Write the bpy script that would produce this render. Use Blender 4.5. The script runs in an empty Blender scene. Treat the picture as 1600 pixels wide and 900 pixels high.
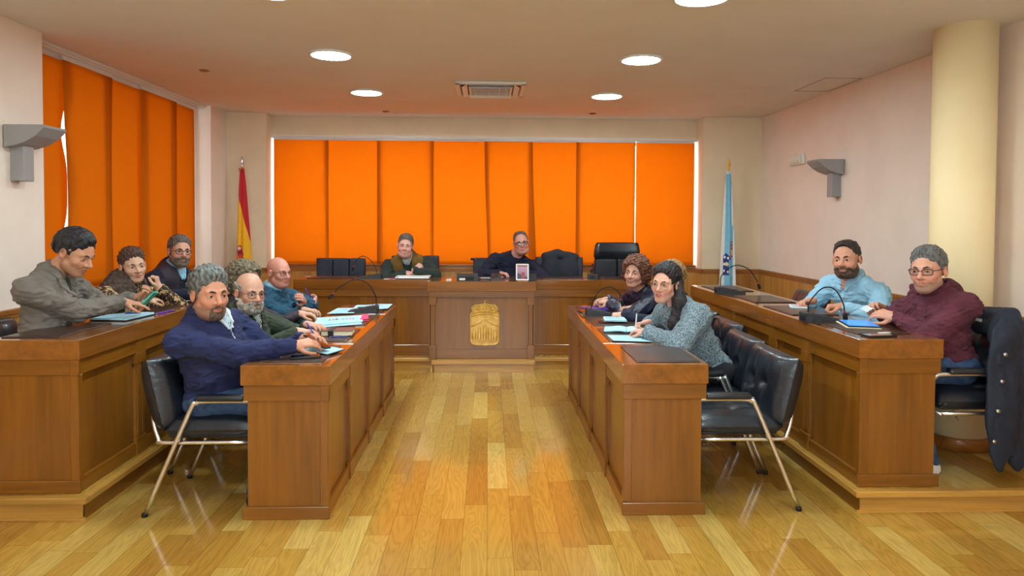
import bpy, bmesh, math, random
import numpy as np
from mathutils import Vector, Matrix
random.seed(7)
sc = bpy.context.scene
COL = sc.collection
PI = math.pi
V3 = lambda *a: np.array(a, dtype=float)

# ------------------------------------------------------------------ materials
def S(r, g, b):
    f = lambda c: ((c/255+.055)/1.055)**2.4 if c > 10 else c/255/12.92
    return (f(r), f(g), f(b), 1)
def new_mat(name):
    m = bpy.data.materials.new(name); m.use_nodes = True
    nt = m.node_tree; return m, nt, nt.nodes['Principled BSDF']
def setp(b, **k):
    for n, v in k.items():
        n = {'rough':'Roughness','metal':'Metallic','coat':'Coat Weight','coatr':'Coat Roughness','spec':'Specular IOR Level','sheen':'Sheen Weight','sss':'Subsurface Weight','trans':'Transmission Weight'}[n]
        b.inputs[n].default_value = v
def N(nt, t, **k):
    n = nt.nodes.new(t)
    for a, v in k.items(): setattr(n, a, v)
    return n
def noise_mat(name, c1, c2, scale=8, rough=.6, bump=.0, bscale=60, detail=3, stretch=(1,1,1), **k):
    m, nt, b = new_mat(name)
    tc = N(nt,'ShaderNodeTexCoord'); mp = N(nt,'ShaderNodeMapping'); mp.inputs['Scale'].default_value = stretch
    no = N(nt,'ShaderNodeTexNoise'); no.inputs['Scale'].default_value = scale; no.inputs['Detail'].default_value = detail
    cr = N(nt,'ShaderNodeValToRGB'); cr.color_ramp.elements[0].position=.35; cr.color_ramp.elements[1].position=.65
    cr.color_ramp.elements[0].color = c1; cr.color_ramp.elements[1].color = c2
    L = nt.links.new
    L(tc.outputs['Object'], mp.inputs[0]); L(mp.outputs[0], no.inputs['Vector']); L(no.outputs[0], cr.inputs[0]); L(cr.outputs[0], b.inputs['Base Color'])
    if bump:
        n2 = N(nt,'ShaderNodeTexNoise'); n2.inputs['Scale'].default_value = bscale; n2.inputs['Detail'].default_value = 2
        bp = N(nt,'ShaderNodeBump'); bp.inputs['Strength'].default_value = bump; bp.inputs['Distance'].default_value = .01
        L(mp.outputs[0], n2.inputs['Vector']); L(n2.outputs[0], bp.inputs['Height']); L(bp.outputs[0], b.inputs['Normal'])
    setp(b, rough=rough, **k)
    return m
def mul(c, f): return (c[0]*f, c[1]*f, c[2]*f, 1)
def cloth_mat(name, c, var=.75, scale=14, rough=.9, bump=.5, bscale=260, **k):
    return noise_mat(name, mul(c,var), mul(c,1.1), scale, rough, bump, bscale, **k)
def wood_mat(name, c, axis, rough=.32, coat=.25):
    m, nt, b = new_mat(name); L = nt.links.new
    tc = N(nt,'ShaderNodeTexCoord'); mp = N(nt,'ShaderNodeMapping')
    st = [14,14,14]; st[axis] = .9; mp.inputs['Scale'].default_value = st
    n1 = N(nt,'ShaderNodeTexNoise'); n1.inputs['Scale'].default_value = 1.6; n1.inputs['Detail'].default_value = 5; n1.inputs['Distortion'].default_value=.6
    mp2 = N(nt,'ShaderNodeMapping'); s2 = [5,5,5]; s2[axis] = .25; mp2.inputs['Scale'].default_value = s2
    n2 = N(nt,'ShaderNodeTexNoise'); n2.inputs['Scale'].default_value = .8
    ad = N(nt,'ShaderNodeMath', operation='MULTIPLY_ADD'); ad.inputs[1].default_value=.55
    mm = N(nt,'ShaderNodeMath', operation='MULTIPLY'); mm.inputs[1].default_value=.45
    cr = N(nt,'ShaderNodeValToRGB'); e = cr.color_ramp.elements
    e[0].position=.32; e[0].color=mul(c,.62); e[1].position=.68; e[1].color=mul(c,1.22)
    L(tc.outputs['Object'],mp.inputs[0]); L(tc.outputs['Object'],mp2.inputs[0]); L(mp.outputs[0],n1.inputs['Vector']); L(mp2.outputs[0],n2.inputs['Vector'])
    L(n2.outputs[0],mm.inputs[0]); L(n1.outputs[0],ad.inputs[0]); L(mm.outputs[0],ad.inputs[2]); L(ad.outputs[0],cr.inputs[0]); L(cr.outputs[0],b.inputs['Base Color'])
    setp(b, rough=rough, coat=coat, coatr=.12)
    return m
def attr_mat(name, rough=.5, bump=0, bscale=200, sss=0, **k):
    m, nt, b = new_mat(name); L = nt.links.new
    at = N(nt,'ShaderNodeAttribute', attribute_name='Col')
    no = N(nt,'ShaderNodeTexNoise'); no.inputs['Scale'].default_value = 30; no.inputs['Detail'].default_value = 4
    tc = N(nt,'ShaderNodeTexCoord'); L(tc.outputs['Object'], no.inputs['Vector'])
    mr = N(nt,'ShaderNodeMapRange'); mr.inputs[3].default_value=.86; mr.inputs[4].default_value=1.12
    mx = N(nt,'ShaderNodeVectorMath', operation='MULTIPLY')
    L(no.outputs[0], mr.inputs[0]); L(at.outputs['Color'], mx.inputs[0]); L(mr.outputs[0], mx.inputs[1]); L(mx.outputs[0], b.inputs['Base Color'])
    if bump:
        n2 = N(nt,'ShaderNodeTexNoise'); n2.inputs['Scale'].default_value = bscale
        bp = N(nt,'ShaderNodeBump'); bp.inputs['Strength'].default_value = bump; bp.inputs['Distance'].default_value=.01
        L(tc.outputs['Object'], n2.inputs['Vector']); L(n2.outputs[0], bp.inputs['Height']); L(bp.outputs[0], b.inputs['Normal'])
    setp(b, rough=rough, **k)
    if sss: setp(b, sss=sss); b.inputs['Subsurface Radius'].default_value=(.01,.004,.002); b.inputs['Subsurface Scale'].default_value=1
    return m
def plain(name, c, rough=.5, **k):
    m, nt, b = new_mat(name); b.inputs['Base Color'].default_value = c; setp(b, rough=rough, **k); return m

M = {}
WC = S(141,87,22)
M['wood_z'] = wood_mat('desk_wood_vertical', WC, 2)
M['wood_x'] = wood_mat('desk_wood_across', WC, 0)
M['wood_y'] = wood_mat('desk_wood_along', WC, 1)
M['top_y'] = wood_mat('desk_top_wood_along', S(146,88,32), 1, rough=.14, coat=1.)
M['top_x'] = wood_mat('desk_top_wood_across', S(146,88,32), 0, rough=.14, coat=1.)
M['step_x'] = wood_mat('step_oak_across', S(200,148,68), 0, rough=.3)
M['step_y'] = wood_mat('step_oak_along', S(200,148,68), 1, rough=.3)
M['wains'] = wood_mat('wainscot_wood', S(196,140,66), 2, rough=.45)
M['rail'] = wood_mat('rail_wood', S(160,100,44), 0, rough=.4)
M['gold_wood'] = noise_mat('carved_golden_wood', S(214,162,56), S(240,194,90), 20, .38, .2, 90, coat=.3)
M['leather'] = noise_mat('black_leather', S(20,24,32), S(32,37,46), 12, .36, .08, 160, coat=.2)
M['leather_blue'] = noise_mat('navy_leather', S(30,38,54), S(42,50,66), 12, .45, .2, 200)
M['pad'] = noise_mat('brown_leather_pad', S(52,34,28), S(66,44,36), 30, .3, .15, 300, coat=.2)
M['chrome'] = plain('brushed_chrome', (.80,.80,.80,1), .3, metal=1)
M['steel'] = plain('steel', (.6,.6,.62,1), .3, metal=1)
M['rubber'] = plain('black_rubber', S(18,18,20), .6)
M['mic'] = noise_mat('mic_plastic', S(44,48,52), S(52,56,60), 40, .45, .1, 300)
M['mic_black'] = plain('foam_black', S(14,14,18), .8)
M['red'] = plain('red_plastic', S(170,25,20), .4)
M['white_pl'] = plain('white_plastic', S(228,226,218), .4)
M['gray_metal'] = plain('grey_painted_metal', S(150,148,148), .45, metal=.0)
M['paper'] = noise_mat('paper_white', S(216,228,236), S(228,238,244), 20, .8)
M['paper_blue'] = noise_mat('paper_bluish', S(168,216,235), S(186,226,240), 12, .8)
M['paper_cream'] = plain('page_edges', S(222,214,180), .8)
M['phone'] = plain('phone_glass_black', S(12,12,15), .12, coat=.5)
M['teal'] = plain('teal_case', S(70,190,170), .4)
M['blue_pl'] = plain('blue_plastic', S(30,45,170), .35)
M['pink'] = plain('magenta_card', S(225,60,110), .6)
M['purple'] = plain('purple_folder', S(110,50,180), .5)
M['brown_lea'] = noise_mat('tan_brown_leather', S(96,44,28), S(116,56,36), 30, .4, .2, 200)
M['wall'] = noise_mat('wall_plaster', S(236,218,204), S(241,224,210), 3, .75, .08, 120)
M['wall_warm'] = noise_mat('wall_plaster_cream', S(226,206,174), S(231,212,180), 3, .75, .08, 120)
M['column'] = noise_mat('column_plaster', S(250,228,178), S(253,233,186), 3, .6, .05, 120)
M['ceil'] = noise_mat('ceiling_plaster', S(222,214,202), S(226,219,207), 2, .85, .05, 80)
M['frame_w'] = plain('white_aluminium', S(224,224,222), .4)
M['lens_glass'] = None

def thin_glass(name, tint=(1,1,1,1), g=.12):
    m, nt, b = new_mat(name); L = nt.links.new
    nt.nodes.remove(b); o = nt.nodes['Material Output']
    t = N(nt,'ShaderNodeBsdfTransparent'); t.inputs[0].default_value = tint
    gl = N(nt,'ShaderNodeBsdfGlossy'); gl.inputs['Roughness'].default_value=.02
    mx = N(nt,'ShaderNodeMixShader'); mx.inputs[0].default_value = g
    L(t.outputs[0],mx.inputs[1]); L(gl.outputs[0],mx.inputs[2]); L(mx.outputs[0],o.inputs[0]); return m
M['glass_shade_tint'] = thin_glass('shade_tinted_window_glass', (.62,.60,.58,1), .06)  # grey tint dims the left window, standing in for weaker sky light there
M['glass'] = thin_glass('window_glass', (1,1,1,1), .06)
M['lens_glass'] = thin_glass('spectacle_lens', (.96,.97,.98,1), .06)

def blind_mat(name, c_tr, c_df):
    m, nt, b = new_mat(name); L = nt.links.new
    nt.nodes.remove(b); o = nt.nodes['Material Output']
    tr = N(nt,'ShaderNodeBsdfTranslucent'); tr.inputs[0].default_value = c_tr
    df = N(nt,'ShaderNodeBsdfDiffuse'); df.inputs[0].default_value = c_df
    tc = N(nt,'ShaderNodeTexCoord'); mp = N(nt,'ShaderNodeMapping'); mp.inputs['Scale'].default_value=(90,90,2)
    no = N(nt,'ShaderNodeTexNoise'); no.inputs['Scale'].default_value=6
    L(tc.outputs['Object'],mp.inputs[0]); L(mp.outputs[0],no.inputs['Vector'])
    mr = N(nt,'ShaderNodeMapRange'); mr.inputs[3].default_value=.46; mr.inputs[4].default_value=.54
    mx = N(nt,'ShaderNodeMixShader'); L(no.outputs[0],mr.inputs[0]); L(mr.outputs[0],mx.inputs[0])
    L(tr.outputs[0],mx.inputs[1]); L(df.outputs[0],mx.inputs[2]); L(mx.outputs[0],o.inputs[0]); return m
M['blind'] = blind_mat('orange_blind_fabric', (.70,.285,.012,1), (.72,.21,.012,1))

def floor_mat():
    m, nt, b = new_mat('oak_strip_floor'); L = nt.links.new
    tc = N(nt,'ShaderNodeTexCoord'); sx = N(nt,'ShaderNodeSeparateXYZ'); L(tc.outputs['Object'], sx.inputs[0])
    def mt(op, a, bb=None, cc=None):
        n = N(nt,'ShaderNodeMath', operation=op)
        for i, v in enumerate((a, bb, cc)):
            if v is None: continue
            if isinstance(v,(int,float)): n.inputs[i].default_value = v
            else: L(v, n.inputs[i])
        return n.outputs[0]
    xs = mt('DIVIDE', sx.outputs[0], .12); ix = mt('FLOOR', xs); fx = mt('FRACT', xs)
    w1 = N(nt,'ShaderNodeTexWhiteNoise', noise_dimensions='1D'); L(ix, w1.inputs['W'])
    ysh = mt('MULTIPLY_ADD', w1.outputs[0], 7.3, sx.outputs[1])
    ys = mt('DIVIDE', ysh, .82); iy = mt('FLOOR', ys); fy = mt('FRACT', ys)
    cmb = N(nt,'ShaderNodeCombineXYZ'); L(ix,cmb.inputs[0]); L(iy,cmb.inputs[1])
    w2 = N(nt,'ShaderNodeTexWhiteNoise', noise_dimensions='2D'); L(cmb.outputs[0], w2.inputs['Vector'])
    # grain
    off = N(nt,'ShaderNodeCombineXYZ'); gx = mt('MULTIPLY_ADD', w2.outputs[0], 40., mt('MULTIPLY', sx.outputs[0], 11.)); gy = mt('MULTIPLY', sx.outputs[1], 1.1)
    L(gx, off.inputs[0]); L(gy, off.inputs[1])
    wv = N(nt,'ShaderNodeTexNoise'); wv.inputs['Scale'].default_value=1.0; wv.inputs['Detail'].default_value=3; wv.inputs['Distortion'].default_value=.4
    L(off.outputs[0], wv.inputs['Vector'])
    rings = mt('FRACT', mt('MULTIPLY', wv.outputs[0], 13.)); rings = mt('POWER', mt('ABSOLUTE', mt('SUBTRACT', rings, .5)), .6)
    fg = N(nt,'ShaderNodeTexNoise'); fg.inputs['Scale'].default_value=1.; fg.inputs['Detail'].default_value=4
    o2 = N(nt,'ShaderNodeCombineXYZ'); L(mt('MULTIPLY', gx, 14.), o2.inputs[0]); L(mt('MULTIPLY', gy, 4.), o2.inputs[1]); L(o2.outputs[0], fg.inputs['Vector'])
    cr = N(nt,'ShaderNodeValToRGB'); e = cr.color_ramp.elements
    e[0].position=0; e[0].color=S(176,126,52); e[1].position=1; e[1].color=S(216,180,98)
    for p, c in ((.2,S(188,138,56)),(.45,S(196,150,64)),(.75,S(202,158,74))):
        x = e.new(p); x.color = c
    L(w2.outputs[0], cr.inputs[0])
    g = mt('ADD', mt('MULTIPLY_ADD', rings, .36, .70), mt('MULTIPLY_ADD', fg.outputs[0], .22, -.11))
    mx = N(nt,'ShaderNodeVectorMath', operation='MULTIPLY'); L(cr.outputs[0], mx.inputs[0]); L(g, mx.inputs[1])
    gapx = mt('LESS_THAN', mt('MINIMUM', fx, mt('SUBTRACT',1.,fx)), .012)
    gapy = mt('LESS_THAN', mt('MINIMUM', fy, mt('SUBTRACT',1.,fy)), .0018)
    gap = mt('MULTIPLY', mt('MAXIMUM', gapx, gapy), .5)
    mc = N(nt,'ShaderNodeMix', data_type='RGBA'); L(gap, mc.inputs[0]); L(mx.outputs[0], mc.inputs[6]); mc.inputs[7].default_value=S(90,52,20)
    L(mc.outputs[2], b.inputs['Base Color'])
    bp = N(nt,'ShaderNodeBump'); bp.inputs['Strength'].default_value=.03; bp.inputs['Distance'].default_value=.002; L(wv.outputs[0],bp.inputs['Height']); L(bp.outputs[0], b.inputs['Normal'])
    rr = mt('MULTIPLY_ADD', fg.outputs[0], .10, .10); L(rr, b.inputs['Roughness'])
    setp(b, coat=.5, coatr=.08)
    return m
M['floor'] = floor_mat()

# ------------------------------------------------------------------ mesh helpers
class MB:
    def __init__(s): s.v=[]; s.f=[]; s.sm=[]; s.col=[]
    def add(s, vs, fs, smooth=False):
        o = len(s.v); s.v += [tuple(map(float,p)) for p in vs]; s.f += [tuple(i+o for i in f) for f in fs]; s.sm += [smooth]*len(fs); return s
    def box(s, c, d, bev=.0, rot=None, seg=1, smooth=False):
        bm = bmesh.new(); bmesh.ops.create_cube(bm, size=1)
        for v in bm.verts: v.co = Vector((v.co.x*d[0], v.co.y*d[1], v.co.z*d[2]))
        if bev: bmesh.ops.bevel(bm, geom=list(bm.edges)+list(bm.verts), offset=bev, segments=seg, profile=.5, affect='EDGES')
        bm.verts.index_update()
        R = rot if rot is not None else Matrix.Identity(3)
        s.add([tuple(R@v.co + Vector(c)) for v in bm.verts], [[v.index for v in f.verts] for f in bm.faces], smooth); bm.free(); return s
    def b2(s, x0,x1,y0,y1,z0,z1, bev=0, **k):
        return s.box(((x0+x1)/2,(y0+y1)/2,(z0+z1)/2),(abs(x1-x0),abs(y1-y0),abs(z1-z0)),bev,**k)
    def tube(s, pts, r, n=8, closed=False, smooth_n=0, cap=True, flat=1.0):
        P = [V3(*p) for p in pts]
        if smooth_n: P = catmull(P, smooth_n, closed)
        m = len(P); rs = r if isinstance(r,(list,tuple,np.ndarray)) else [r]*m
        if len(rs)!=m: rs = np.interp(np.linspace(0,1,m), np.linspace(0,1,len(rs)), rs)
        T=[]
        for i in range(m):
            a = P[(i-1)%m] if closed or i>0 else P[i]; b = P[(i+1)%m] if closed or i<m-1 else P[i]
            t = b-a; T.append(t/max(np.linalg.norm(t),1e-9))
        up = V3(0,0,1) if abs(T[0][2])<.9 else V3(1,0,0)
        u = np.cross(T[0],up); u/=np.linalg.norm(u); vs=[]
        for i in range(m):
            u = u-T[i]*np.dot(u,T[i]); u/=np.linalg.norm(u); w=np.cross(T[i],u)
            for k in range(n):
                a=2*PI*k/n; vs.append(P[i]+(u*math.cos(a)+w*math.sin(a)*flat)*rs[i])
        fs=[]
        for i in range(m if closed else m-1):
            j=(i+1)%m
            for k in range(n): fs.append((i*n+k,i*n+(k+1)%n,j*n+(k+1)%n,j*n+k))
        if not closed and cap: fs.append(tuple(range(n))[::-1]); fs.append(tuple((m-1)*n+k for k in range(n)))
        return s.add(vs,fs,True)
    def lathe(s, prof, c=(0,0,0), n=24, smooth=True, ax=2):
        vs=[];fs=[]
        for r,z in prof:
            for k in range(n):
                a=2*PI*k/n; p=[r*math.cos(a),r*math.sin(a),z]
                if ax==1: p=[p[0],p[2],p[1]]
                if ax==0: p=[p[2],p[0],p[1]]
                vs.append((p[0]+c[0],p[1]+c[1],p[2]+c[2]))
        for i in range(len(prof)-1):
            for k in range(n): fs.append((i*n+k,i*n+(k+1)%n,(i+1)*n+(k+1)%n,(i+1)*n+k))
        fs.append(tuple(range(n))[::-1]); fs.append(tuple((len(prof)-1)*n+k for k in range(n)))
        return s.add(vs,fs,smooth)
    def prism(s, poly, lo, hi, ax=2, smooth=False):
        # polygon in the two other axes, extruded along ax
        def pt(a,b,h): return {2:(a,b,h),1:(a,h,b),0:(h,a,b)}[ax]
        n=len(poly); vs=[pt(a,b,lo) for a,b in poly]+[pt(a,b,hi) for a,b in poly]
        fs=[tuple(range(n))[::-1],tuple(range(n,2*n))]+[(i,(i+1)%n,n+(i+1)%n,n+i) for i in range(n)]
        return s.add(vs,fs,smooth)
    def sph(s, c, r, nu=16, nv=10):
        r = (r,r,r) if not isinstance(r,(tuple,list)) else r; vs=[];fs=[]
        vs.append((c[0],c[1],c[2]-r[2]))
        for i in range(1,nv):
            t=PI*i/nv
            for k in range(nu): a=2*PI*k/nu; vs.append((c[0]+r[0]*math.sin(t)*math.cos(a),c[1]+r[1]*math.sin(t)*math.sin(a),c[2]-r[2]*math.cos(t)))
        vs.append((c[0],c[1],c[2]+r[2])); L=len(vs)-1
        for k in range(nu):
            fs.append((0,1+(k+1)%nu,1+k)); fs.append((L,L-nu+k,L-nu+(k+1)%nu))
            for i in range(nv-2): a=1+i*nu; fs.append((a+k,a+(k+1)%nu,a+nu+(k+1)%nu,a+nu+k))
        return s.add(vs,fs,True)
    def grid(s, fn, nu, nv, thick=0, smooth=True):
        # fn(u,v)->point; thick: solidified along normal
        P=np.array([[fn(i/nu,j/nv) for j in range(nv+1)] for i in range(nu+1)],float)
        du=np.gradient(P,axis=0);dv=np.gradient(P,axis=1);nn=np.cross(du,dv);nn/=np.maximum(np.linalg.norm(nn,axis=2,keepdims=True),1e-9)
        W=nv+1; idx=lambda i,j:i*W+j
        A=(P+nn*thick/2).reshape(-1,3); fs=[(idx(i,j),idx(i+1,j),idx(i+1,j+1),idx(i,j+1)) for i in range(nu) for j in range(nv)]
        if not thick: return s.add(A,fs,smooth)
        B=(P-nn*thick/2).reshape(-1,3); n=len(A); vs=np.vstack([A,B])
        fs2=[tuple(n+k for k in f[::-1]) for f in fs]; ed=[]
        for i in range(nu): ed.append((idx(i+1,0),idx(i,0),n+idx(i,0),n+idx(i+1,0))); ed.append((idx(i,nv),idx(i+1,nv),n+idx(i+1,nv),n+idx(i,nv)))
        for j in range(nv): ed.append((idx(0,j),idx(0,j+1),n+idx(0,j+1),n+idx(0,j))); ed.append((idx(nu,j+1),idx(nu,j),n+idx(nu,j),n+idx(nu,j+1)))
        return s.add(vs,fs+fs2+ed,smooth)
    def obj(s, name, mat, parent=None, world=True, colfn=None, fixn=True):
        me=bpy.data.meshes.new(name); off=V3(*parent['_o']) if (parent is not None and world and '_o' in parent) else V3(0,0,0)
        vs=np.array(s.v)-off
        me.from_pydata([tuple(p) for p in vs],[],s.f)
        me.polygons.foreach_set('use_smooth', s.sm)
        if fixn:
            bm=bmesh.new(); bm.from_mesh(me); bmesh.ops.recalc_face_normals(bm,faces=bm.faces); bm.to_mesh(me); bm.free()
        if colfn is not None:
            a=me.color_attributes.new('Col','FLOAT_COLOR','POINT'); c=np.ones((len(vs),4),np.float32); c[:,:3]=colfn(np.array(s.v)); a.data.foreach_set('color',c.ravel())
        me.materials.append(M[mat] if isinstance(mat,str) else mat); me.update()
        o=bpy.data.objects.new(name,me); COL.objects.link(o)
        if parent is not None: o.parent=parent
        return o
def catmull(P, k, closed=False):
    n=len(P); out=[]
    for i in range(n if closed else n-1):
        p1=P[i];p2=P[(i+1)%n]; p0=P[(i-1)%n] if closed or i>0 else 2*p1-p2; p3=P[(i+2)%n] if closed or i<n-2 else 2*p2-p1
        for j in range(k):
            t=j/k; out.append(.5*((2*p1)+(-p0+p2)*t+(2*p0-5*p1+4*p2-p3)*t*t+(-p0+3*p1-3*p2+p3)*t**3))
    if not closed: out.append(P[-1])
    return out
ROOTS=[]
def thing(name, label, cat, loc=(0,0,0), rz=0, group=None):
    o=bpy.data.objects.new(name,None); COL.objects.link(o); o.location=loc; o.rotation_euler=(0,0,rz); o.empty_display_size=.1
    o['label']=label; o['category']=cat
    if group: o['group']=group
    o['_o']=tuple(map(float,loc)); ROOTS.append(o); return o
def tag(o,label,cat,group=None):
    o['label']=label;o['category']=cat
    if group:o['group']=group
    return o
def struct(o): o['kind']='structure'; return o
def dup(root, loc, rz, label=None, group=None):
    r=root.copy(); COL.objects.link(r); r.location=loc; r.rotation_euler=(0,0,rz)
    if label: r['label']=label
    if group: r['group']=group
    for ch in list(root.children):
        c=ch.copy(); COL.objects.link(c); c.parent=r
        for g in ch.children: d=g.copy(); COL.objects.link(d); d.parent=c
    return r
def Rz(a): return Matrix.Rotation(a,3,'Z')
# ------------------------------------------------------------------ signed distance bodies -> one continuous mesh
def nrm(v): v=np.asarray(v,float); return v/max(np.linalg.norm(v),1e-9)
def smin(a,b,k):
    if k<=0: return np.minimum(a,b)
    h=np.maximum(k-np.abs(a-b),0)/k; return np.minimum(a,b)-h*h*k*.25
def smax(a,b,k): return -smin(-a,-b,k)
def Cap(a,b,ra,rb=None,k=.02):
    a=V3(*a);b=V3(*b);rb=ra if rb is None else rb;ba=b-a;L=max(ba@ba,1e-12)
    def f(p):
        t=np.clip((p-a)@ba/L,0,1); return np.linalg.norm(p-a-t[:,None]*ba,axis=1)-(ra+(rb-ra)*t)
    m=(a+b)/2; return (f,k,m,np.linalg.norm(ba)/2+max(ra,rb))
def Ell(c,r,B=None,k=.02):
    # B rows: local axes in the space of p
    c=V3(*c);r=V3(*r)
    def f(p):
        q=p-c
        if B is not None: q=q@B.T
        k0=np.linalg.norm(q/r,axis=1);k1=np.linalg.norm(q/r**2,axis=1); return k0*(k0-1)/np.maximum(k1,1e-9)
    return (f,k,c,max(r))
def union(prims):
    c=np.mean([p[2] for p in prims],axis=0); R=max(np.linalg.norm(p[2]-c)+p[3] for p in prims)
    def f(p):
        d=None
        for q in prims:
            e=q[0](p); d=e if d is None else smin(d,e,q[1])
        return d
    return (f,c,R)
class Field:
    """groups: (fn, centre, radius, k) ; evaluated only near their bounds"""
    def __init__(s): s.g=[]; s.post=None
    def add(s,u,k=.01): s.g.append((u[0],u[1],u[2],k)); return s
    def __call__(s,p):
        d=np.full(len(p),1.0)
        for fn,c,R,k in s.g:
            dd=np.linalg.norm(p-c,axis=1)-R; m=dd<.05
            if m.any():
                e=np.full(len(p),1.0); e[m]=fn(p[m]); far=~m; e[far]=np.maximum(dd[far],.04)
                d=smin(d,e,k)
            else: d=np.minimum(d,dd)
        if s.post: d=s.post(p,d)
        return d
    def bounds(s):
        lo=np.min([c-R for _,c,R,_ in s.g],axis=0);hi=np.max([c+R for _,c,R,_ in s.g],axis=0); return lo,hi
def mesh_field(F,h,lo=None,hi=None,B=8):
    if lo is None: lo,hi=F.bounds()
    lo=V3(*lo)-2*h; hi=V3(*hi)+2*h
    nb=np.ceil((hi-lo)/(h*B)).astype(int)+1; sh=nb*B
    bi=np.stack(np.meshgrid(*[np.arange(n) for n in nb],indexing='ij'),-1).reshape(-1,3)
    cen=lo+(bi*B+(B-1)/2)*h; dc=F(cen); act=np.abs(dc)<h*B*.87*1.45+.006
    A=np.empty(sh,np.float32)
    A5=A.reshape(nb[0],B,nb[1],B,nb[2],B)
    A5[...]=np.where(dc<0,-1.,1.).reshape(nb)[:,None,:,None,:,None]
    loc=np.stack(np.meshgrid(*[np.arange(B)]*3,indexing='ij'),-1).reshape(-1,3)*h
    ab=bi[act]
    for s0 in range(0,len(ab),300):
        b=ab[s0:s0+300]; pts=(lo+b[:,None,:]*B*h+loc[None]).reshape(-1,3)
        d=F(pts).reshape(len(b),B,B,B)
        A5[b[:,0],:,b[:,1],:,b[:,2],:]=d
    ins=(A<0)
    c=np.zeros(np.array(sh)-1,np.uint8)
    for dx in (0,1):
        for dy in (0,1):
            for dz in (0,1): c+=ins[dx:sh[0]-1+dx,dy:sh[1]-1+dy,dz:sh[2]-1+dz]
    ci=np.argwhere((c>0)&(c<8))
    if len(ci)==0: return np.zeros((0,3)),np.zeros((0,4),int)
    idx=np.full(c.shape,-1,np.int32); idx[ci[:,0],ci[:,1],ci[:,2]]=np.arange(len(ci))
    acc=np.zeros((len(ci),3));cnt=np.zeros(len(ci))
    cor=[(0,0,0),(1,0,0),(0,1,0),(1,1,0),(0,0,1),(1,0,1),(0,1,1),(1,1,1)]
    val=[A[ci[:,0]+x,ci[:,1]+y,ci[:,2]+z] for x,y,z in cor]
    for i in range(8):
        for ax in range(3):
            if cor[i][ax]==0:
                j=i+(1<<ax); a=val[i];b=val[j]; m=(a<0)!=(b<0); t=np.where(m,a/np.where(m,a-b,1),0)
                p=np.array(cor[i],float)[None].repeat(len(ci),0); p[:,ax]+=t; acc+=p*m[:,None]; cnt+=m
    V=lo+(ci+acc/cnt[:,None])*h
    fs=[]
    for ax in range(3):
        u,w=(ax+1)%3,(ax+2)%3
        s1=[slice(None)]*3;s2=[slice(None)]*3;s1[ax]=slice(0,-1);s2[ax]=slice(1,None)
        a=ins[tuple(s1)];b=ins[tuple(s2)]; e=np.argwhere(a!=b)
        e=e[(e[:,u]>0)&(e[:,w]>0)&(e[:,u]<c.shape[u])&(e[:,w]<c.shape[w])]
        fl=ins[e[:,0],e[:,1],e[:,2]]
        def cell(du,dw):
            q=e.copy();q[:,u]-=du;q[:,w]-=dw; return idx[q[:,0],q[:,1],q[:,2]]
        q=np.stack([cell(0,0),cell(1,0),cell(1,1),cell(0,1)],1); q[~fl]=q[~fl][:,::-1]
        fs.append(q[(q>=0).all(1)])
    return V,np.vstack(fs)
def np_obj(name,V,Fq,mat,parent=None,colfn=None):
    off=V3(*parent['_o']) if parent is not None and '_o' in parent else V3(0,0,0)
    me=bpy.data.meshes.new(name); n=len(Fq)
    me.vertices.add(len(V)); me.vertices.foreach_set('co',(V-off).astype(np.float32).ravel())
    me.loops.add(4*n); me.loops.foreach_set('vertex_index',Fq.astype(np.int32).ravel())
    me.polygons.add(n); me.polygons.foreach_set('loop_start',np.arange(0,4*n,4,dtype=np.int32))
    try: me.polygons.foreach_set('loop_total',np.full(n,4,np.int32))
    except Exception: pass
    me.polygons.foreach_set('use_smooth',np.ones(n,bool))
    if colfn is not None:
        a=me.color_attributes.new('Col','FLOAT_COLOR','POINT'); c=np.ones((len(V),4),np.float32); c[:,:3]=colfn(V); a.data.foreach_set('color',c.ravel())
    me.update(calc_edges=True); me.validate()
    me.materials.append(M[mat] if isinstance(mat,str) else mat)
    o=bpy.data.objects.new(name,me); COL.objects.link(o)
    if parent is not None: o.parent=parent
    return o
def wob(p,f,seed=0):
    s=seed*1.7; x,y,z=p[:,0]*f,p[:,1]*f,p[:,2]*f
    a=np.sin(x*1.1+1.9*np.sin(y*.7+s)+s)+np.sin(y*1.3+1.7*np.sin(z*.9+2*s)+2*s)+np.sin(z*1.2+2.1*np.sin(x*.8+s)+3*s)
    return a/3
def ik(Sh,W,l1,l2,pole):
    d=W-Sh;D=np.linalg.norm(d)
    if D>(l1+l2)*.985: k=D/((l1+l2)*.985); l1*=k;l2*=k
    u=d/D;a=(l1*l1-l2*l2+D*D)/(2*D);h=math.sqrt(max(l1*l1-a*a,1e-6)); q=nrm(pole-u*(pole@u)); return Sh+u*a+q*h
def rot_to(d,n,ang): # rotate d toward n
    return nrm(d*math.cos(ang)+n*math.sin(ang))
POSES={'relax':((25,30,20),(30,35,20),(35,38,22),(38,40,24)),'fist':((62,80,50),(65,82,50),(68,82,50),(70,80,50)),
 'flat':((8,8,5),(8,8,5),(8,10,5),(10,10,6)),'point':((12,12,8),(55,70,45),(62,75,45),(65,75,45)),'pen':((42,45,25),(48,55,30),(58,68,40),(62,70,40)),
 'grip':((40,50,35),(42,55,35),(45,55,38),(48,55,40))}
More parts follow.
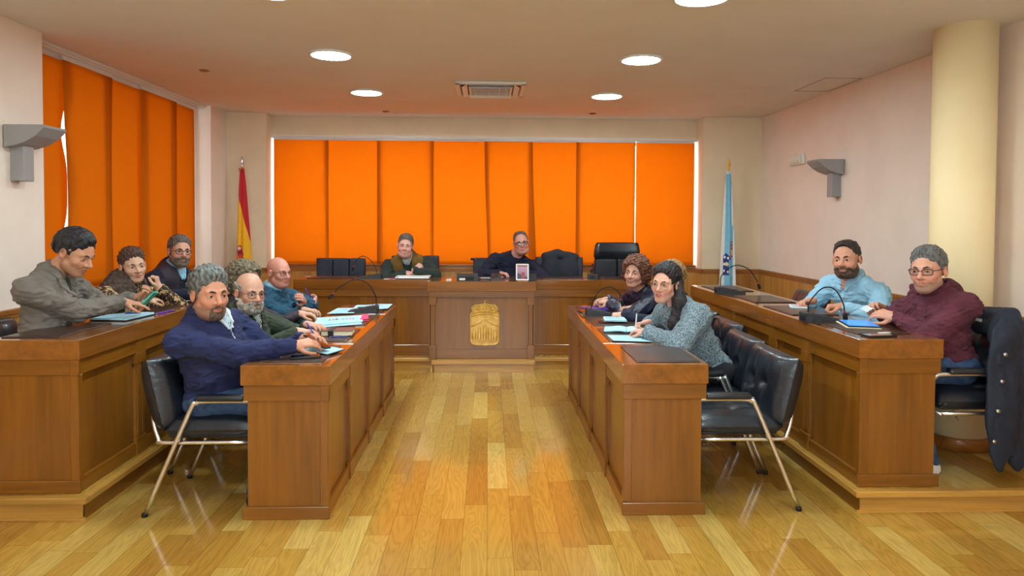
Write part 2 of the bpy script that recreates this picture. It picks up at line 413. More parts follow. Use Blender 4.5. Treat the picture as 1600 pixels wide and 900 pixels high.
def hand_prims(W,d,n,side,pose,sc_=1.):
    """W wrist, d direction of fingers, n palm normal, side=+1/-1 thumb on cross(d,n)*side"""
    d=nrm(d); n=nrm(n-d*(n@d)); s=np.cross(d,n)*side; g=[]; q=sc_
    offs=[.030,.010,-.011,-.030]; Ls=[.070,.078,.072,.056]; base=[.088,.092,.088,.080]
    for i in range(4):
        b=W+d*base[i]*q+s*offs[i]*q+n*(-.002 if i in(1,2) else .002)
        g.append(Cap(W+s*offs[i]*.55*q,b,.0135*q,.0112*q,.010))
        cs=POSES[pose][i]; p=b; ang=0; dd=nrm(d+s*offs[i]*1.6)
        rr=[.0096,.0088,.0078,.0068] if i<3 else [.0083,.0076,.0068,.006]
        for j,(fr) in enumerate((.46,.31,.23)):
            ang+=math.radians(cs[j]); e=p+rot_to(dd,n,ang)*Ls[i]*fr*q
            g.append(Cap(p,e,rr[j]*q,rr[j+1]*q,.0035)); p=e
    t0=W+d*.022*q+s*.022*q+n*.004; t1=t0+nrm(d*.62+s*.62+n*.45)*.042*q
    cl={'flat':.25,'relax':.5,'fist':.95,'point':.8,'pen':.8,'grip':.8}[pose]
    t2=t1+nrm(d*.85+s*(.5-cl*.75)+n*(.25+cl*.3))*.034*q; t3=t2+nrm(d*.9-s*(.55*cl-.2)+n*(.15+cl*.3))*.026*q
    g+= [Cap(t0,t1,.0145*q,.0118*q,.010),Cap(t1,t2,.0108*q,.0098*q,.004),Cap(t2,t3,.0095*q,.0078*q,.004)]
    g.append(Cap(W-d*.01,W+d*.03*q,.021*q,.020*q,.02))
    tips=p
    return g

def head_sdf(hd):
    """returns fn(q) in head-local metres (x right,y forward,z up, eye level 0)"""
    w=hd.get('w',1.);jaw=hd.get('jaw',1.);nose=hd.get('nose',1.)
    P=[Ell((0,-.022,.032),(.077*w,.097,.088),k=.02),
       Ell((0,.030,-.020),(.060*w,.060,.092),k=.03),
       Cap((-.047*w,.005,-.062),(-.020*jaw,.055,-.094),.024*jaw,.020,.025),Cap((.047*w,.005,-.062),(.020*jaw,.055,-.094),.024*jaw,.020,.025),
       Ell((0,.064,-.098),(.024*jaw,.020,.017),k=.022),
       Cap((-.045,.052,-.028),(-.030,.066,-.038),.020,.017,.02),Cap((.045,.052,-.028),(.030,.066,-.038),.020,.017,.02),
       Cap((-.042,.066,.021),(-.012,.081,.018),.0095,.0095,.012),Cap((.042,.066,.021),(.012,.081,.018),.0095,.0095,.012),
       Ell((0,.066,-.064),(.030,.026,.022),k=.014)]
    if hd.get('fat'):
        f=hd['fat']; P+= [Ell((0,.010,-.085),(.060+f,.055,.045+f*.5),k=.03)]
    N_=[Cap((0,.078,.016),(0,.098*1.0+.006*nose,-.026),.0075,.0105*nose,.010),Ell((0,.103+.004*nose,-.031),(.0115*nose,.012,.0105),k=.006),
        Ell((-.0125*nose,.093,-.034),(.009,.011,.008),k=.006),Ell((.0125*nose,.093,-.034),(.009,.011,.008),k=.006)]
    lip=[Cap((-.022,.082,-.0625),(-.006,.0915,-.0585),.0035,.0052,.004),Cap((.022,.082,-.0625),(.006,.0915,-.0585),.0035,.0052,.004),Cap((-.006,.0915,-.0585),(.006,.0915,-.0585),.0052,.0052,.004),
         Cap((-.018,.083,-.068),(0,.0905,-.0705),.0042,.0062,.004),Cap((.018,.083,-.068),(0,.0905,-.0705),.0042,.0062,.004)]
    sock=[Ell((x,.086,-.001),(.0185,.013,.0125),k=0) for x in(-.032,.032)]
    lid=[Ell((x,.0685,.0),(.0155,.0148,.0142),k=.006) for x in(-.032,.032)]
    op=hd.get('eye',.0052)
    slit=[Ell((x,.084,-.0015),(.0125,.012,op),k=0) for x in(-.032,.032)]
    ears=[]
    for sx in(-1,1):
        Be=np.array([[1,.0,0],[0,1,.15],[0,-.15,1]]); Be=np.array([nrm(r) for r in Be])
        ears.append((Ell((sx*.083*w,-.012,-.006),(.010,.019,.031),Be,.006),Ell((sx*.092*w,-.008,-.002),(.008,.011,.018),Be,0)))
    u=union(P);nn=union(N_);ll=union(lip)
    def f(q):
        d=u[0](q)
        for s_ in sock: d=smax(d,-s_[0](q),.012)
        d=smin(d,nn[0](q),.008)
        for l_ in lid: d=smin(d,l_[0](q),.004)
        for s_ in slit: d=smax(d,-s_[0](q),.002)
        if hd.get('smile'):
            # open-lip smile: parted groove and raised cheeks
            for sx in(-1,1): d=smin(d,Ell((sx*.043,.062,-.038),(.018,.016,.014))[0](q),.012)
        d=smin(d,ll[0](q),.004)
        for sx in(-1,1): d=smax(d,-Cap((sx*.021,.086,-.040),(sx*.034,.071,-.066),.0010)[0](q),.006)
        g=Cap((-.021,.089,-.0645),(.021,.089,-.0645),.0018)[0](q); d=smax(d,-g,.003)
        for sx in(-1,1): d=smax(d,-Ell((sx*.0065,.100,-.042),(.0035,.005,.004))[0](q),.002)
        for e,h in ears: d=smin(d,smax(e[0](q),-h[0](q),.003),.006)
        return d
    return f
def hair_sdf(h):
    st=h['style'];t=h.get('t',.010); w=h.get('w',1.)
    cran=Ell((0,-.024,.034),(.077*w+t,.097+t,.088+t))[0]
    hz=h.get('line',.0)  # higher hairline
    fe=Ell((0,.112+h.get('rec',0)*-.02,-.015+hz),(.078+h.get('rec',0)*.02,.085+h.get('rec',0)*.02,.100+hz*.4))[0]
    earc=[Ell((sx*.086*w,-.010,-.010),(.020,.021,.032))[0] for sx in(-1,1)]
    nape=h.get('nape',-.085); side=h.get('side',-.020)
    amp=h.get('amp',.003);fr=h.get('fr',90)
    def f(q):
        d=cran(q)
        if st in('short','quiff'):
            top=Ell((0,-.008,.098),(.060*w,.068,.022+h.get('top',0)))[0](q); d=smin(d,top,.03)
        if st=='curly':
            for c,r in h['blobs']: d=smin(d,Ell(c,r)[0](q),.03)
        if st=='long':
            for a,b,r1,r2 in h['locks']: d=smin(d,Cap(a,b,r1,r2)[0](q),.025)
        d=d+t*.75*(1-np.clip((q[:,2]-.015-.55*np.maximum(q[:,1],0))/.055,0,1))*(q[:,1]>-.09) if st not in('curly',) else d
        st_=q*np.array([1,.45,.35]) if st!='curly' else q
        d=d+amp*wob(st_,fr*(3. if st=='curly' else 4.2),h.get('seed',1))+amp*.6*wob(q,fr*(1.2 if st=='curly' else 1.6),h.get('seed',1)+2)
        d=smax(d,-fe(q)+.004*wob(q,330,h.get('seed',1)+5),.006)
        if st!='long' and st!='curly':
            L=.004*wob(q,300,4)+np.interp(q[:,1],[-.13,-.05,-.030,-.012,.012,.030,.055,.13],[nape,nape+.004,-.05,side+.012,side,side+.03,.045,.08])
            d=smax(d,(L-q[:,2])*.7,.006)
            for e in earc: d=smax(d,-e(q),.004)
        else:
            L=np.interp(q[:,1],[-.2,.0,.035,.07,.2],[h.get('bot',-.13),h.get('bot',-.13),h.get('front',-.06),.05,.1])
            if st=='curly': d=smax(d,(L-q[:,2])*.7,.01)
        if st=='ring': d=smax(d,q[:,2]-h.get('ringz',.045)+np.maximum(q[:,1],0)*.3,.01)
        if h.get('crown'): d=smax(d,-Ell((0,.02,.13),(.055,.085,.05))[0](q),.01)
        return d
    return f

PERS=[]
def person(label,face,pel,nb,head,hy,hp=0,hr=0,top='navy',leg='jeans',hs=1.,hd={},hair=None,beard=None,brow=S(40,30,24),skin=S(205,150,122),
           arms=(),fat=0.,neckr=.056,wid=.19,sleeve=.020,fold=.006,glass=None,feet=None,lh=None,armr=1.,shoe='shoe_dark',res=.0042,collar=None,extras=None,knee=None,sex='m',grp=None,bodyh=1.,cutneck=.0, topname='sweater',zneck=.0,chest=0.):
    if hair and hair.get('style') in('short','quiff') and 'scalp' not in hair: hair={**hair,'scalp':tuple(np.array(hair['col'][:3])*.6+np.array(skin[:3])*.25)+(1,),'sca':.55}
    pel=V3(*pel);nb=V3(*nb);head=V3(*head)
    root=thing('person',label,'person',(pel[0],pel[1],feet if feet is not None else 0.),0,grp)
    fa=math.radians(face); tf=V3(math.sin(fa),-math.cos(fa),0)
    up=nrm(nb-pel); tr=nrm(np.cross(tf,up)); tf2=np.cross(up,tr); B=np.array([tr,tf2,up])
    a=math.radians(hy);p_=math.radians(hp);r_=math.radians(hr)
    hf=V3(math.sin(a)*math.cos(p_),-math.cos(a)*math.cos(p_),-math.sin(p_)); hrt=nrm(np.cross(hf,V3(0,0,1))); hu=np.cross(hrt,hf)
    hrt,hu=hrt*math.cos(r_)+hu*math.sin(r_), hu*math.cos(r_)-hrt*math.sin(r_)
    HB=np.array([hrt,hf,hu]); H2W=lambda q: head+(V3(*q)*hs)@HB
    torso=nb-pel;TL=np.linalg.norm(torso)
    shl=[nb-up*.075+tr*wid*sx+tf2*.008 for sx in(1,-1)]   # 0 = person's right
    nb=nb+up*.018; TL+=.018
    zf=feet if feet is not None else 0.
    # arms
    A=[]
    for i,sx in enumerate((1,-1)):
        ar=arms[i] if i<len(arms) and arms[i] else None
        if ar is None: ar=dict(w=shl[i]-up*.42+tf2*.18+tr*sx*.03,d=tf2-up*.6,n=-tr*sx,pose='relax')
        W=V3(*ar['w']); pole=V3(*ar['pole']) if 'pole' in ar else (-up*.8+tr*sx*.55-tf2*.3)
        E=ik(shl[i],W,.285*bodyh,.255*bodyh,pole); n=V3(*ar['n']) if 'n' in ar else V3(0,0,-1); d=V3(*ar['d']) if 'd' in ar else nrm(W-E)
        A.append((shl[i],E,W,d,n,ar.get('pose','relax'),sx))
    # legs
    lf=V3(math.sin(math.radians(lh if lh is not None else (90 if face>30 else -90 if face<-30 else 0))),0,0)
    if abs(face)<30: lf=V3(0,-1,0)
    hips=[pel+tr*.09*sx-V3(0,0,.01) for sx in(1,-1)]
    kn=[]
    for i,sx in enumerate((1,-1)):
        k=hips[i]+lf*.40+tr*.05*sx; k[2]=zf+.545; kn.append(k)
    an=[k+lf*(-.10 if knee is None else knee)+V3(0,0,zf+.085-k[2]) for k in kn]
    def torso_pr(o):
        return [Ell(pel+up*.0,(.165+fat*.5+o,.115+fat*.5+o,.115+o),B,.05),
                Ell(pel+up*TL*.34+tf2*(.018+fat*.5),(.150+fat+o,.112+fat+o,.165+o),B,.06),
                Ell(pel+up*TL*.68+tf2*(.005+chest),(.160+fat*.5+o,.112+fat*.3+chest+o,.185+o),B,.06),
                Cap(shl[0]-up*.02,shl[1]-up*.02,.060+o,.060+o,.05),
                Cap(nb-up*.012-tf2*.012,shl[0]*.62+nb*.38-up*.005,.056+o*.8,.056+o,.04),Cap(nb-up*.012-tf2*.012,shl[1]*.62+nb*.38-up*.005,.056+o*.8,.056+o,.04)]
    def arm_pr(a_,o,sl=0,r=1.):
        S_,E,W=a_[0],a_[1],a_[2]; We=W-nrm(W-E)*sl
        return [Cap(S_,E,.050*r+o,.041*r+o,.03),Cap(E,We,.042*r+o,(.0275 if sl==0 else .029)*r+o*.75,.025)]
    # --- body: a single continuous skin mesh
    F=Field(); F.add(union(torso_pr(-.012)),.03)
    for a_ in A:
        F.add(union(arm_pr(a_,-.008 if sleeve>0 else 0)),.02); F.add(union([Cap(a_[2]-nrm(a_[2]-a_[1])*.07,a_[2],.0285,.0225,.01)]+hand_prims(a_[2],a_[3],a_[4],-a_[6],a_[5],.98 if sex=='m' else .88)),.012)
    for h_,k_,n_ in zip(hips,kn,an): F.add(union([Cap(h_,k_,.066,.046,.03),Cap(k_,n_,.044,.030,.03),Cap(n_,n_+lf*.10-V3(0,0,.045),.028,.022,.03)]),.03)
    nk0=nb-tf2*.005; nk1=H2W((0,-.020,-.045)); F.add(union([Cap(nk0,nk1,neckr*1.06,neckr*.94,.03)]),.03)
    hs_f=head_sdf(hd)
    F.add((lambda p: hs_f(((p-head)@HB.T)/hs)*hs, head, .155*hs),.016)
    V,Q=mesh_field(F,res)
    sk=np.array(skin[:3]); bc=np.array((beard or {}).get('stub',sk*.93)[:3])
    lipc=np.array((hd.get('lip') or mul(skin,1))[:3])*np.array([.86,.64,.62]) if not hd.get('lip') else np.array(hd['lip'][:3])
    def colf(P):
        q=((P-head)@HB.T)/hs; c=np.tile(sk,(len(P),1)).astype(float)
        near=np.linalg.norm(q,axis=1)<.17
        def blend(m,col):
            m=np.clip(m,0,1)[:,None]*near[:,None]; c[:]=c*(1-m)+np.array(col)*m
        g=lambda cc,r: np.clip(1.25-np.linalg.norm((q-np.array(cc))/np.array(r),axis=1),0,1)
        for sx in(-1,1):
            blend(g((sx*.045,.07,-.03),(.03,.04,.025))*.45,sk*np.array([1.06,.80,.78])); blend(g((sx*.086,-.01,-.005),(.02,.03,.035))*.5,sk*np.array([1.05,.78,.74]))
        blend(g((0,.11,-.03),(.02,.03,.016))*.5,sk*np.array([1.05,.78,.76]))
        if beard and 'stub' in beard:
            z=np.interp(q[:,1],[-.02,.02,.06,.1],[-.03,-.045,-.052,-.05]); m=np.clip((z-q[:,2])/.012,0,1)*(q[:,1]>-.015)*np.clip((q[:,2]+.135)/.02,0,1); blend(m*beard.get('sa',.8),bc)
        if hair and 'scalp' in hair:
            z=np.interp(q[:,1],[-.12,-.02,.03,.06],[-.06,-.01,.05,.09]); m=np.clip((q[:,2]-z)/.012,0,1); blend(m*hair.get('sca',.5),hair['scalp'][:3])
        lm=np.minimum.reduce([np.linalg.norm((q-np.array(cc))/np.array(r),axis=1) for cc,r in (((0,.092,-.0585),(.018,.02,.006)),((0,.091,-.0705),(.016,.02,.0068)),((.015,.085,-.0645),(.010,.02,.006)),((-.015,.085,-.0645),(.010,.02,.006)))])
        blend((1.2-lm)*3*.62,lipc)
        for sx in(-1,1): blend((1-np.linalg.norm((q-np.array((sx*.032,.084,.0035+.0)))/np.array((.0155,.012,.0026)),axis=1))*3*.75,S(60,40,34)[:3])
        if hd.get('teeth'): blend((1-np.linalg.norm((q-np.array((0,.09,-.0645)))/np.array((.015,.02,.0028)),axis=1))*3,S(225,215,200)[:3])
        return c
    np_obj('body',V,Q,'skin',root,colf)
    # --- eyes
    for sx in(-1,1):
        g=hd.get('gaze',0); b=MB(); b.sph((0,0,0),.0122,24,16); c0=V3(sx*.032,.0700,0)
        gd=nrm(V3(math.sin(math.radians(g)),math.cos(math.radians(g)),hd.get('gz',0)))
        loc=np.array(b.v); b.v=[tuple(H2W(c0+x)) for x in loc]
        irc=np.array(hd.get('iris',S(58,38,24))[:3])
        b.obj('eye','eye',root,colfn=lambda P,loc=loc,gd=gd,irc=irc: np.where(((loc@gd)/.0122>.94)[:,None],S(12,10,10)[:3],np.where(((loc@gd)/.0122>.83)[:,None],irc,S(190,180,172)[:3])),fixn=False)
    # --- brows
    bw=hd.get('brow',.0038)
    for sx in(-1,1):
        FB=Field(); FB.add(union([Cap(H2W((sx*.015,.089,.0195)),H2W((sx*.030,.0845,.0245)),bw*hs,bw*hs,.004),Cap(H2W((sx*.030,.0845,.0245)),H2W((sx*.046,.070,.0195)),bw*hs,bw*.5*hs,.004)]),.001)
        V,Q=mesh_field(FB,.0022); np_obj('eyebrow',V,Q,hair_mat(brow),root)
    # --- hair
    if hair and hair.get('style'):
        hf_=hair_sdf({**hair,'w':hd.get('w',1.)}); FH=Field(); R=hair.get('R',.17); cc=head+(V3(*hair.get('C',(0,-.01,.02)))*hs)@HB
        FH.add((lambda p: hf_(((p-head)@HB.T)/hs)*hs, cc, R*hs),.0)
        V,Q=mesh_field(FH,hair.get('res',.0042))
        if 'col2' in hair:
            sd=hair.get('seed',1); np_obj('hair',V,Q,'hair_attr',root,lambda P: _mix2(hair['col'],hair['col2'],((P-head)@HB.T)/hs,hair))
        else: np_obj('hair',V,Q,hair_mat(hair['col']),root)
    if beard and beard.get('col'):
        tb=beard.get('t',.006); hb=hs_f; full=beard.get('full',1)
        def bf(p):
            q=((p-head)@HB.T)/hs; d=hb(q)-tb+.0014*wob(q,420,3)+.0008*wob(q,700,5)+.002*wob(q,150,2)
            z=np.interp(q[:,1],[-.03,.005,.03,.055,.085,.11],[-.01,-.030,-.052,-.062,-.046,-.044]) if full else np.interp(np.abs(q[:,0]),[0,.026,.034,.05],[-.046,-.048,-.075,-.2])
            d=smax(d,(q[:,2]-z)*.8,.004); d=smax(d,-q[:,1]+.0 if full else -q[:,1]+.04,.004)
            d=smax(d,-q[:,2]-.128,.004)
            d=smax(d,-Ell((0,.092,-.0665),(.024,.03,.0088))[0](q),.003)
            if not full: pass
            d=smax(d,-Ell((0,.108,-.033),(.02,.02,.012))[0](q),.003)
            return d*hs
        FB2=Field(); FB2.add((bf,H2W((0,.05,-.07)),.095*hs),0); V,Q=mesh_field(FB2,.0034); 
        if len(Q): np_obj('beard',V,Q,hair_mat(beard['col']),root)
    # --- clothes
    FT=Field(); FT.add(union(torso_pr(.004)),.03)
    for a_ in A: FT.add(union(arm_pr(a_,.010,sleeve,armr)),.03)
    seed=len(PERS)*1.3
    def post(p,d):
        pb=p@B.T; w_=fold*(wob(pb*np.array([1,1,1.5]),34,seed)*.7+.6*(1-2*np.abs(wob(pb*np.array([.8,.8,1.7]),62,seed+1)))+.12*wob(pb*np.array([1,1,1.6]),130,seed+3))
        if top=='puffer': w_=w_+.007*np.abs(np.sin(p@up*62))-.003
        d=d+w_
        # neck opening
        hole=Cap(nb-up*.03,nk1,neckr+.006+cutneck,neckr+.012+cutneck)[0](p); d=smax(d,-hole,.008)
        return d
    FT.post=post
    V,Q=mesh_field(FT,.0056 if res<.006 else .007); o=np_obj(topname,V,Q,top if isinstance(top,str) else top,root)
    FL=Field()
    for h_,k_,n_ in zip(hips,kn,an): FL.add(union([Ell(pel-up*.03,(.172+fat*.5,.122+fat*.5,.10),B,.04),Cap(h_,k_,.083,.060,.04),Cap(k_,n_,.058,.046,.03)]),.03)
    FL.post=lambda p,d: d+.006*wob(p,45,seed+4)
    V,Q=mesh_field(FL,.008); np_obj('trousers',V,Q,leg,root)
    for n_ in an:
        FS=Field(); g0=n_-V3(0,0,.03)
        FS.add(union([Cap(g0,n_-V3(0,0,.05),.040,.036,.02),Cap(n_-lf*.02-V3(0,0,.052),n_+lf*.13-V3(0,0,.055),.034,.032,.02)]),.01); FS.post=lambda p,d: smax(d,(zf+.004)-p[:,2],.004)
        V,Q=mesh_field(FS,.006); np_obj('shoe',V,Q,shoe,root)
    ctx=dict(FT=FT,root=root,nb=nb,nk1=nk1,up=up,tr=tr,tf=tf2,B=B,H2W=H2W,HB=HB,head=head,hs=hs,A=A,neckr=neckr,seed=seed,pel=pel,shl=shl)
    if collar: make_collar(ctx,**collar)
    if glass: make_glasses(ctx,**glass)
    if extras: extras(ctx)
    PERS.append(root); return ctx
_hm={}
def hair_mat(c):
    k=tuple(round(x,4) for x in c)
    if k not in _hm: _hm[k]=noise_mat('hair',mul(c,.55),mul(c,1.45),60,.55,.6,160,stretch=(1,1,.5))
    return _hm[k]
def _mix2(c1,c2,q,h):
    n=.5+.5*wob(q*np.array([1,.4,.35]),h.get('mf',120)*4,h.get('seed',1)); 
    if h.get('grad')=='side': n=np.clip(.5+q[:,0]*h.get('gs',8)+(n-.5)*.5,0,1)
    if h.get('grad')=='back': n=np.clip((-q[:,1]+h.get('go',.02))*h.get('gs',14)+(n-.5)*.5,0,1)
    if h.get('grad')=='low': n=np.clip((-q[:,2]+h.get('go',.02))*h.get('gs',14)+(n-.5)*.6,0,1)
    n=n[:,None]; return np.array(c1[:3])*(1-n)+np.array(c2[:3])*n
def patch(c,name,mat,off,reg,R=.24,h=.0042,dz=0.):
    FT,nb,tr,tf,up=c['FT'],c['nb'],c['tr'],c['tf'],c['up']
    def f(p):
        q=p-nb; return smax(FT(p)-off,reg(q@tr,q@tf,q@up,q),.003)
    F=Field(); F.add((f,nb+up*dz+tf*.06,R),0); V,Q=mesh_field(F,h)
    if not len(Q): return
    lab=np.arange(len(V))
    while True:
        m=lab[Q].min(1); new=lab.copy()
        for k in range(4): np.minimum.at(new,Q[:,k],m)
        new=new[new]
        if (new==lab).all(): break
        lab=new
    u,n=np.unique(lab,return_counts=True); o=np.argsort(-n)
    for i in o[:(2 if name=='lapel' else 1)]:
        if n[i]<.25*n[o[0]]: continue
        keep=lab==u[i]; idx=np.cumsum(keep)-1; q=Q[keep[Q[:,0]]]
        np_obj(name,V[keep],idx[q],mat,c['root'])
def surf(c,x,z,y0=.34,off=.0):
    ys=np.arange(y0,-.02,-.004); P=c['nb']+c['tr']*x+c['up']*z+ys[:,None]*c['tf']; d=c['FT'](P); k=np.argmax(d<0) if (d<0).any() else -1
    return P[k]+c['tf']*off
def neckline(c,shirt,l=.12,w=.040,flap=None,fw=.015,fo=.011,band=True,bo=.012,br=.034,collar=None):
    W=lambda z:w*np.clip(1+z/l,0,1.6)
    if shirt: patch(c,'shirt_front',shirt,.004,lambda x,y,z,q:np.maximum.reduce([np.abs(x)-W(z),-y,z-.07,-z-l]))
    if flap: patch(c,'lapel',flap,fo,lambda x,y,z,q:np.maximum.reduce([np.abs(np.abs(x)-W(z)-fw*.8)-fw*np.clip(1.15+z/l*.9,.1,1.2),-y+.01,z-.075,-z-l*.8]))
    if band:
        ax=nrm(c['nk1']-c['nb']); nr=c['neckr']
        def reg(x,y,z,q):
            t=q@ax; rad=np.linalg.norm(q-t[:,None]*ax,axis=1); return np.maximum.reduce([rad-(nr+br),W(z)*.9-np.abs(x)+np.where(y<0,-1,0)])
        patch(c,'collar',collar or flap or shirt,bo,reg,R=.17)
def make_collar(c,mat,r=.012,h=.045,gap=.5,name='collar',th=.005,drop=.012,wide=.03):
    """folded collar: a band round the neck, open at the throat"""
    ax0=c['nb']+c['up']*(-.022+drop)-c['tf']*.0; axd=nrm((c['nk1']-c['nb'])*.5+c['up']*.12); B=c['B']
    def f(p):
        q=(p-ax0); z=q@axd; q2=q-z[:,None]*axd; x=q2@c['tr'];y=q2@c['tf']; rr=np.sqrt(x*x+(y*1.0)**2); ang=np.arctan2(np.abs(x),y)
        hh=h*np.clip(.45+ang*.45,.4,1.0)
        R0=c['neckr']+r-.10*(z-.01)+wide*np.clip(1-z/.03,0,1)*.6
        d=np.abs(rr-R0)-th; d=smax(d,z-hh,.004); d=smax(d,-z-.012,.004); d=smax(d,(gap*(.35+z/h*.6)-ang)*.05,.004)
        out=np.abs(rr-(R0+.010+.35*np.clip(hh-z,0,.1)))-th*.7; out=smax(out,z-hh,.003); out=smax(out,(hh*.2)-z,.003); out=smax(out,(gap*(.35+.6)-ang)*.05,.003)
        return smin(d,out,.004)
    F=Field(); F.add((f,ax0+axd*.02,.13),0); V,Q=mesh_field(F,.0036)
    if len(Q): np_obj(name,V,Q,mat,c['root'])
def make_glasses(c,col='glass_dark',w=.024,h=.017,r=.0019,sq=3.,dz=-.002,y=.094,lens=True):
    H=c['H2W']; 
    b=MB(); rims=[]
    for sx in(-1,1):
        pts=[]
        for k in range(24):
            a=2*PI*k/24; ca,sa=math.cos(a),math.sin(a); x=w*abs(ca)**(2/sq)*np.sign(ca); z=h*abs(sa)**(2/sq)*np.sign(sa)
            pts.append(H((sx*.0325+x,y-abs(sx*.0325+x)**2*3.2,dz+z)))
        b.tube(pts,r*c['hs'],6,closed=True); rims.append(pts)
        b.tube([H((sx*(.0325+w),y-(.0325+w)**2*3.2,dz+h*.45)),H((sx*.074,.060,dz+h*.5)),H((sx*.083,.0,.012)),H((sx*.083,-.02,.002))],r*c['hs'],6)
    b.tube([H((-.0325+w-.002,y-.001,dz+.003)),H((0,y+.003,dz+.006)),H((.0325-w+.002,y-.001,dz+.003))],r*c['hs'],6)
    g=b.obj('glasses',col,c['root'])
    if lens:
        for pts in rims:
            m=MB(); cen=np.mean(pts,axis=0); m.add([cen]+list(pts),[(0,1+k,1+(k+1)%24) for k in range(24)])
            # give the lens its thickness
            n=c['HB'][1]*.0012; v0=m.v[:]; m.add([tuple(V3(*p)-n) for p in v0],[(0,1+(k+1)%24,1+k) for k in range(24)]); m.add([v0[1+k] for k in range(24)]+[tuple(V3(*v0[1+k])-n) for k in range(24)],[(k,(k+1)%24,24+(k+1)%24,24+k) for k in range(24)])
            l=m.obj('lens','lens_glass',c['root']); l.parent=g
M['skin']=attr_mat('skin',.5,.12,260,sss=.08); M['eye']=attr_mat('eyeball',.15)
M['hair_attr']=attr_mat('hair_mixed',.55,.6,160)
M['glass_dark']=plain('dark_frame',S(26,22,22),.3); M['glass_gold']=plain('pale_gold_frame',S(190,160,120),.3,metal=.6); M['glass_brown']=plain('brown_frame',S(84,46,30),.3)
M['navy']=cloth_mat('navy_knit',S(32,40,84)); M['navy_dark']=cloth_mat('dark_navy_cloth',S(24,30,54)); M['puffer']=noise_mat('navy_puffer_nylon',S(22,24,44),S(34,38,62),9,.45,.3,60)
M['olive']=cloth_mat('olive_cloth',S(58,68,52)); M['teal_sweat']=cloth_mat('teal_blue_sweatshirt',S(38,84,110)); M['maroon']=cloth_mat('maroon_fleece',S(98,42,58)); M['jeans']=cloth_mat('blue_denim',S(60,86,126),.6,30)
M['dark_trs']=cloth_mat('dark_trousers',S(30,32,40)); M['taupe']=cloth_mat('taupe_corduroy',S(118,110,102),.85); M['ltblue']=cloth_mat('light_blue_cotton',S(150,196,222),.92,8,.8,.2,400)
M['grey_wool']=noise_mat('grey_boucle_wool',S(74,92,104),S(150,168,176),110,.95,.9,170,detail=4); M['dkgreen']=cloth_mat('dark_green_knit',S(38,52,48)); M['black_navy']=cloth_mat('dark_navy_knit',S(18,22,48))
M['vest_olive']=cloth_mat('olive_brown_vest',S(120,90,34)); M['brown_fur']=noise_mat('brown_fur',S(58,44,38),S(96,78,68),50,.95,1.0,140,detail=5); M['dark_vest']=cloth_mat('dark_plum_padded',S(44,36,50),rough=.6)
M['white_cot']=noise_mat('white_cotton',S(205,214,220),S(220,228,232),20,.8); M['shoe_dark']=plain('dark_leather_shoe',S(30,26,26),.4); M['shoe_white']=plain('white_rubber_shoe',S(225,225,220),.5)
def leopard():
    m,nt,b=new_mat('leopard_print'); L=nt.links.new
    tc=N(nt,'ShaderNodeTexCoord'); v=N(nt,'ShaderNodeTexVoronoi'); v.inputs['Scale'].default_value=36; no=N(nt,'ShaderNodeTexNoise'); no.inputs['Scale'].default_value=60
    mx=N(nt,'ShaderNodeMix',data_type='RGBA'); mx.inputs[0].default_value=.06; L(tc.outputs['Object'],mx.inputs[6]); L(tc.outputs['Object'],no.inputs['Vector']); L(no.outputs['Color'],mx.inputs[7]); L(mx.outputs[2],v.inputs['Vector'])
    cr=N(nt,'ShaderNodeValToRGB'); e=cr.color_ramp.elements; cr.color_ramp.interpolation='CONSTANT'; e[0].position=0;e[0].color=S(120,84,48); e[1].position=.26;e[1].color=S(24,18,16); x=e.new(.60);x.color=S(196,160,112)
    L(v.outputs['Distance'],cr.inputs[0]); L(cr.outputs[0],b.inputs['Base Color']); setp(b,rough=.9); return m
M['leopard']=leopard()
def stripes(name,c1,c2,f=120,ax=0):
    m,nt,b=new_mat(name); L=nt.links.new
    tc=N(nt,'ShaderNodeTexCoord'); w=N(nt,'ShaderNodeTexWave'); w.bands_direction='XYZ'[ax]; w.inputs['Scale'].default_value=f
    cr=N(nt,'ShaderNodeValToRGB'); cr.color_ramp.elements[0].color=c1;cr.color_ramp.elements[1].color=c2; cr.color_ramp.elements[0].position=.4;cr.color_ramp.elements[1].position=.6
    L(tc.outputs['Object'],w.inputs[0]);L(w.outputs[0],cr.inputs[0]);L(cr.outputs[0],b.inputs['Base Color']);setp(b,rough=.85);return m
M['striped']=stripes('striped_shirt',S(215,228,232),S(90,120,140),64,0); M['checked']=stripes('checked_shirt',S(210,215,215),S(60,90,90),60,0)
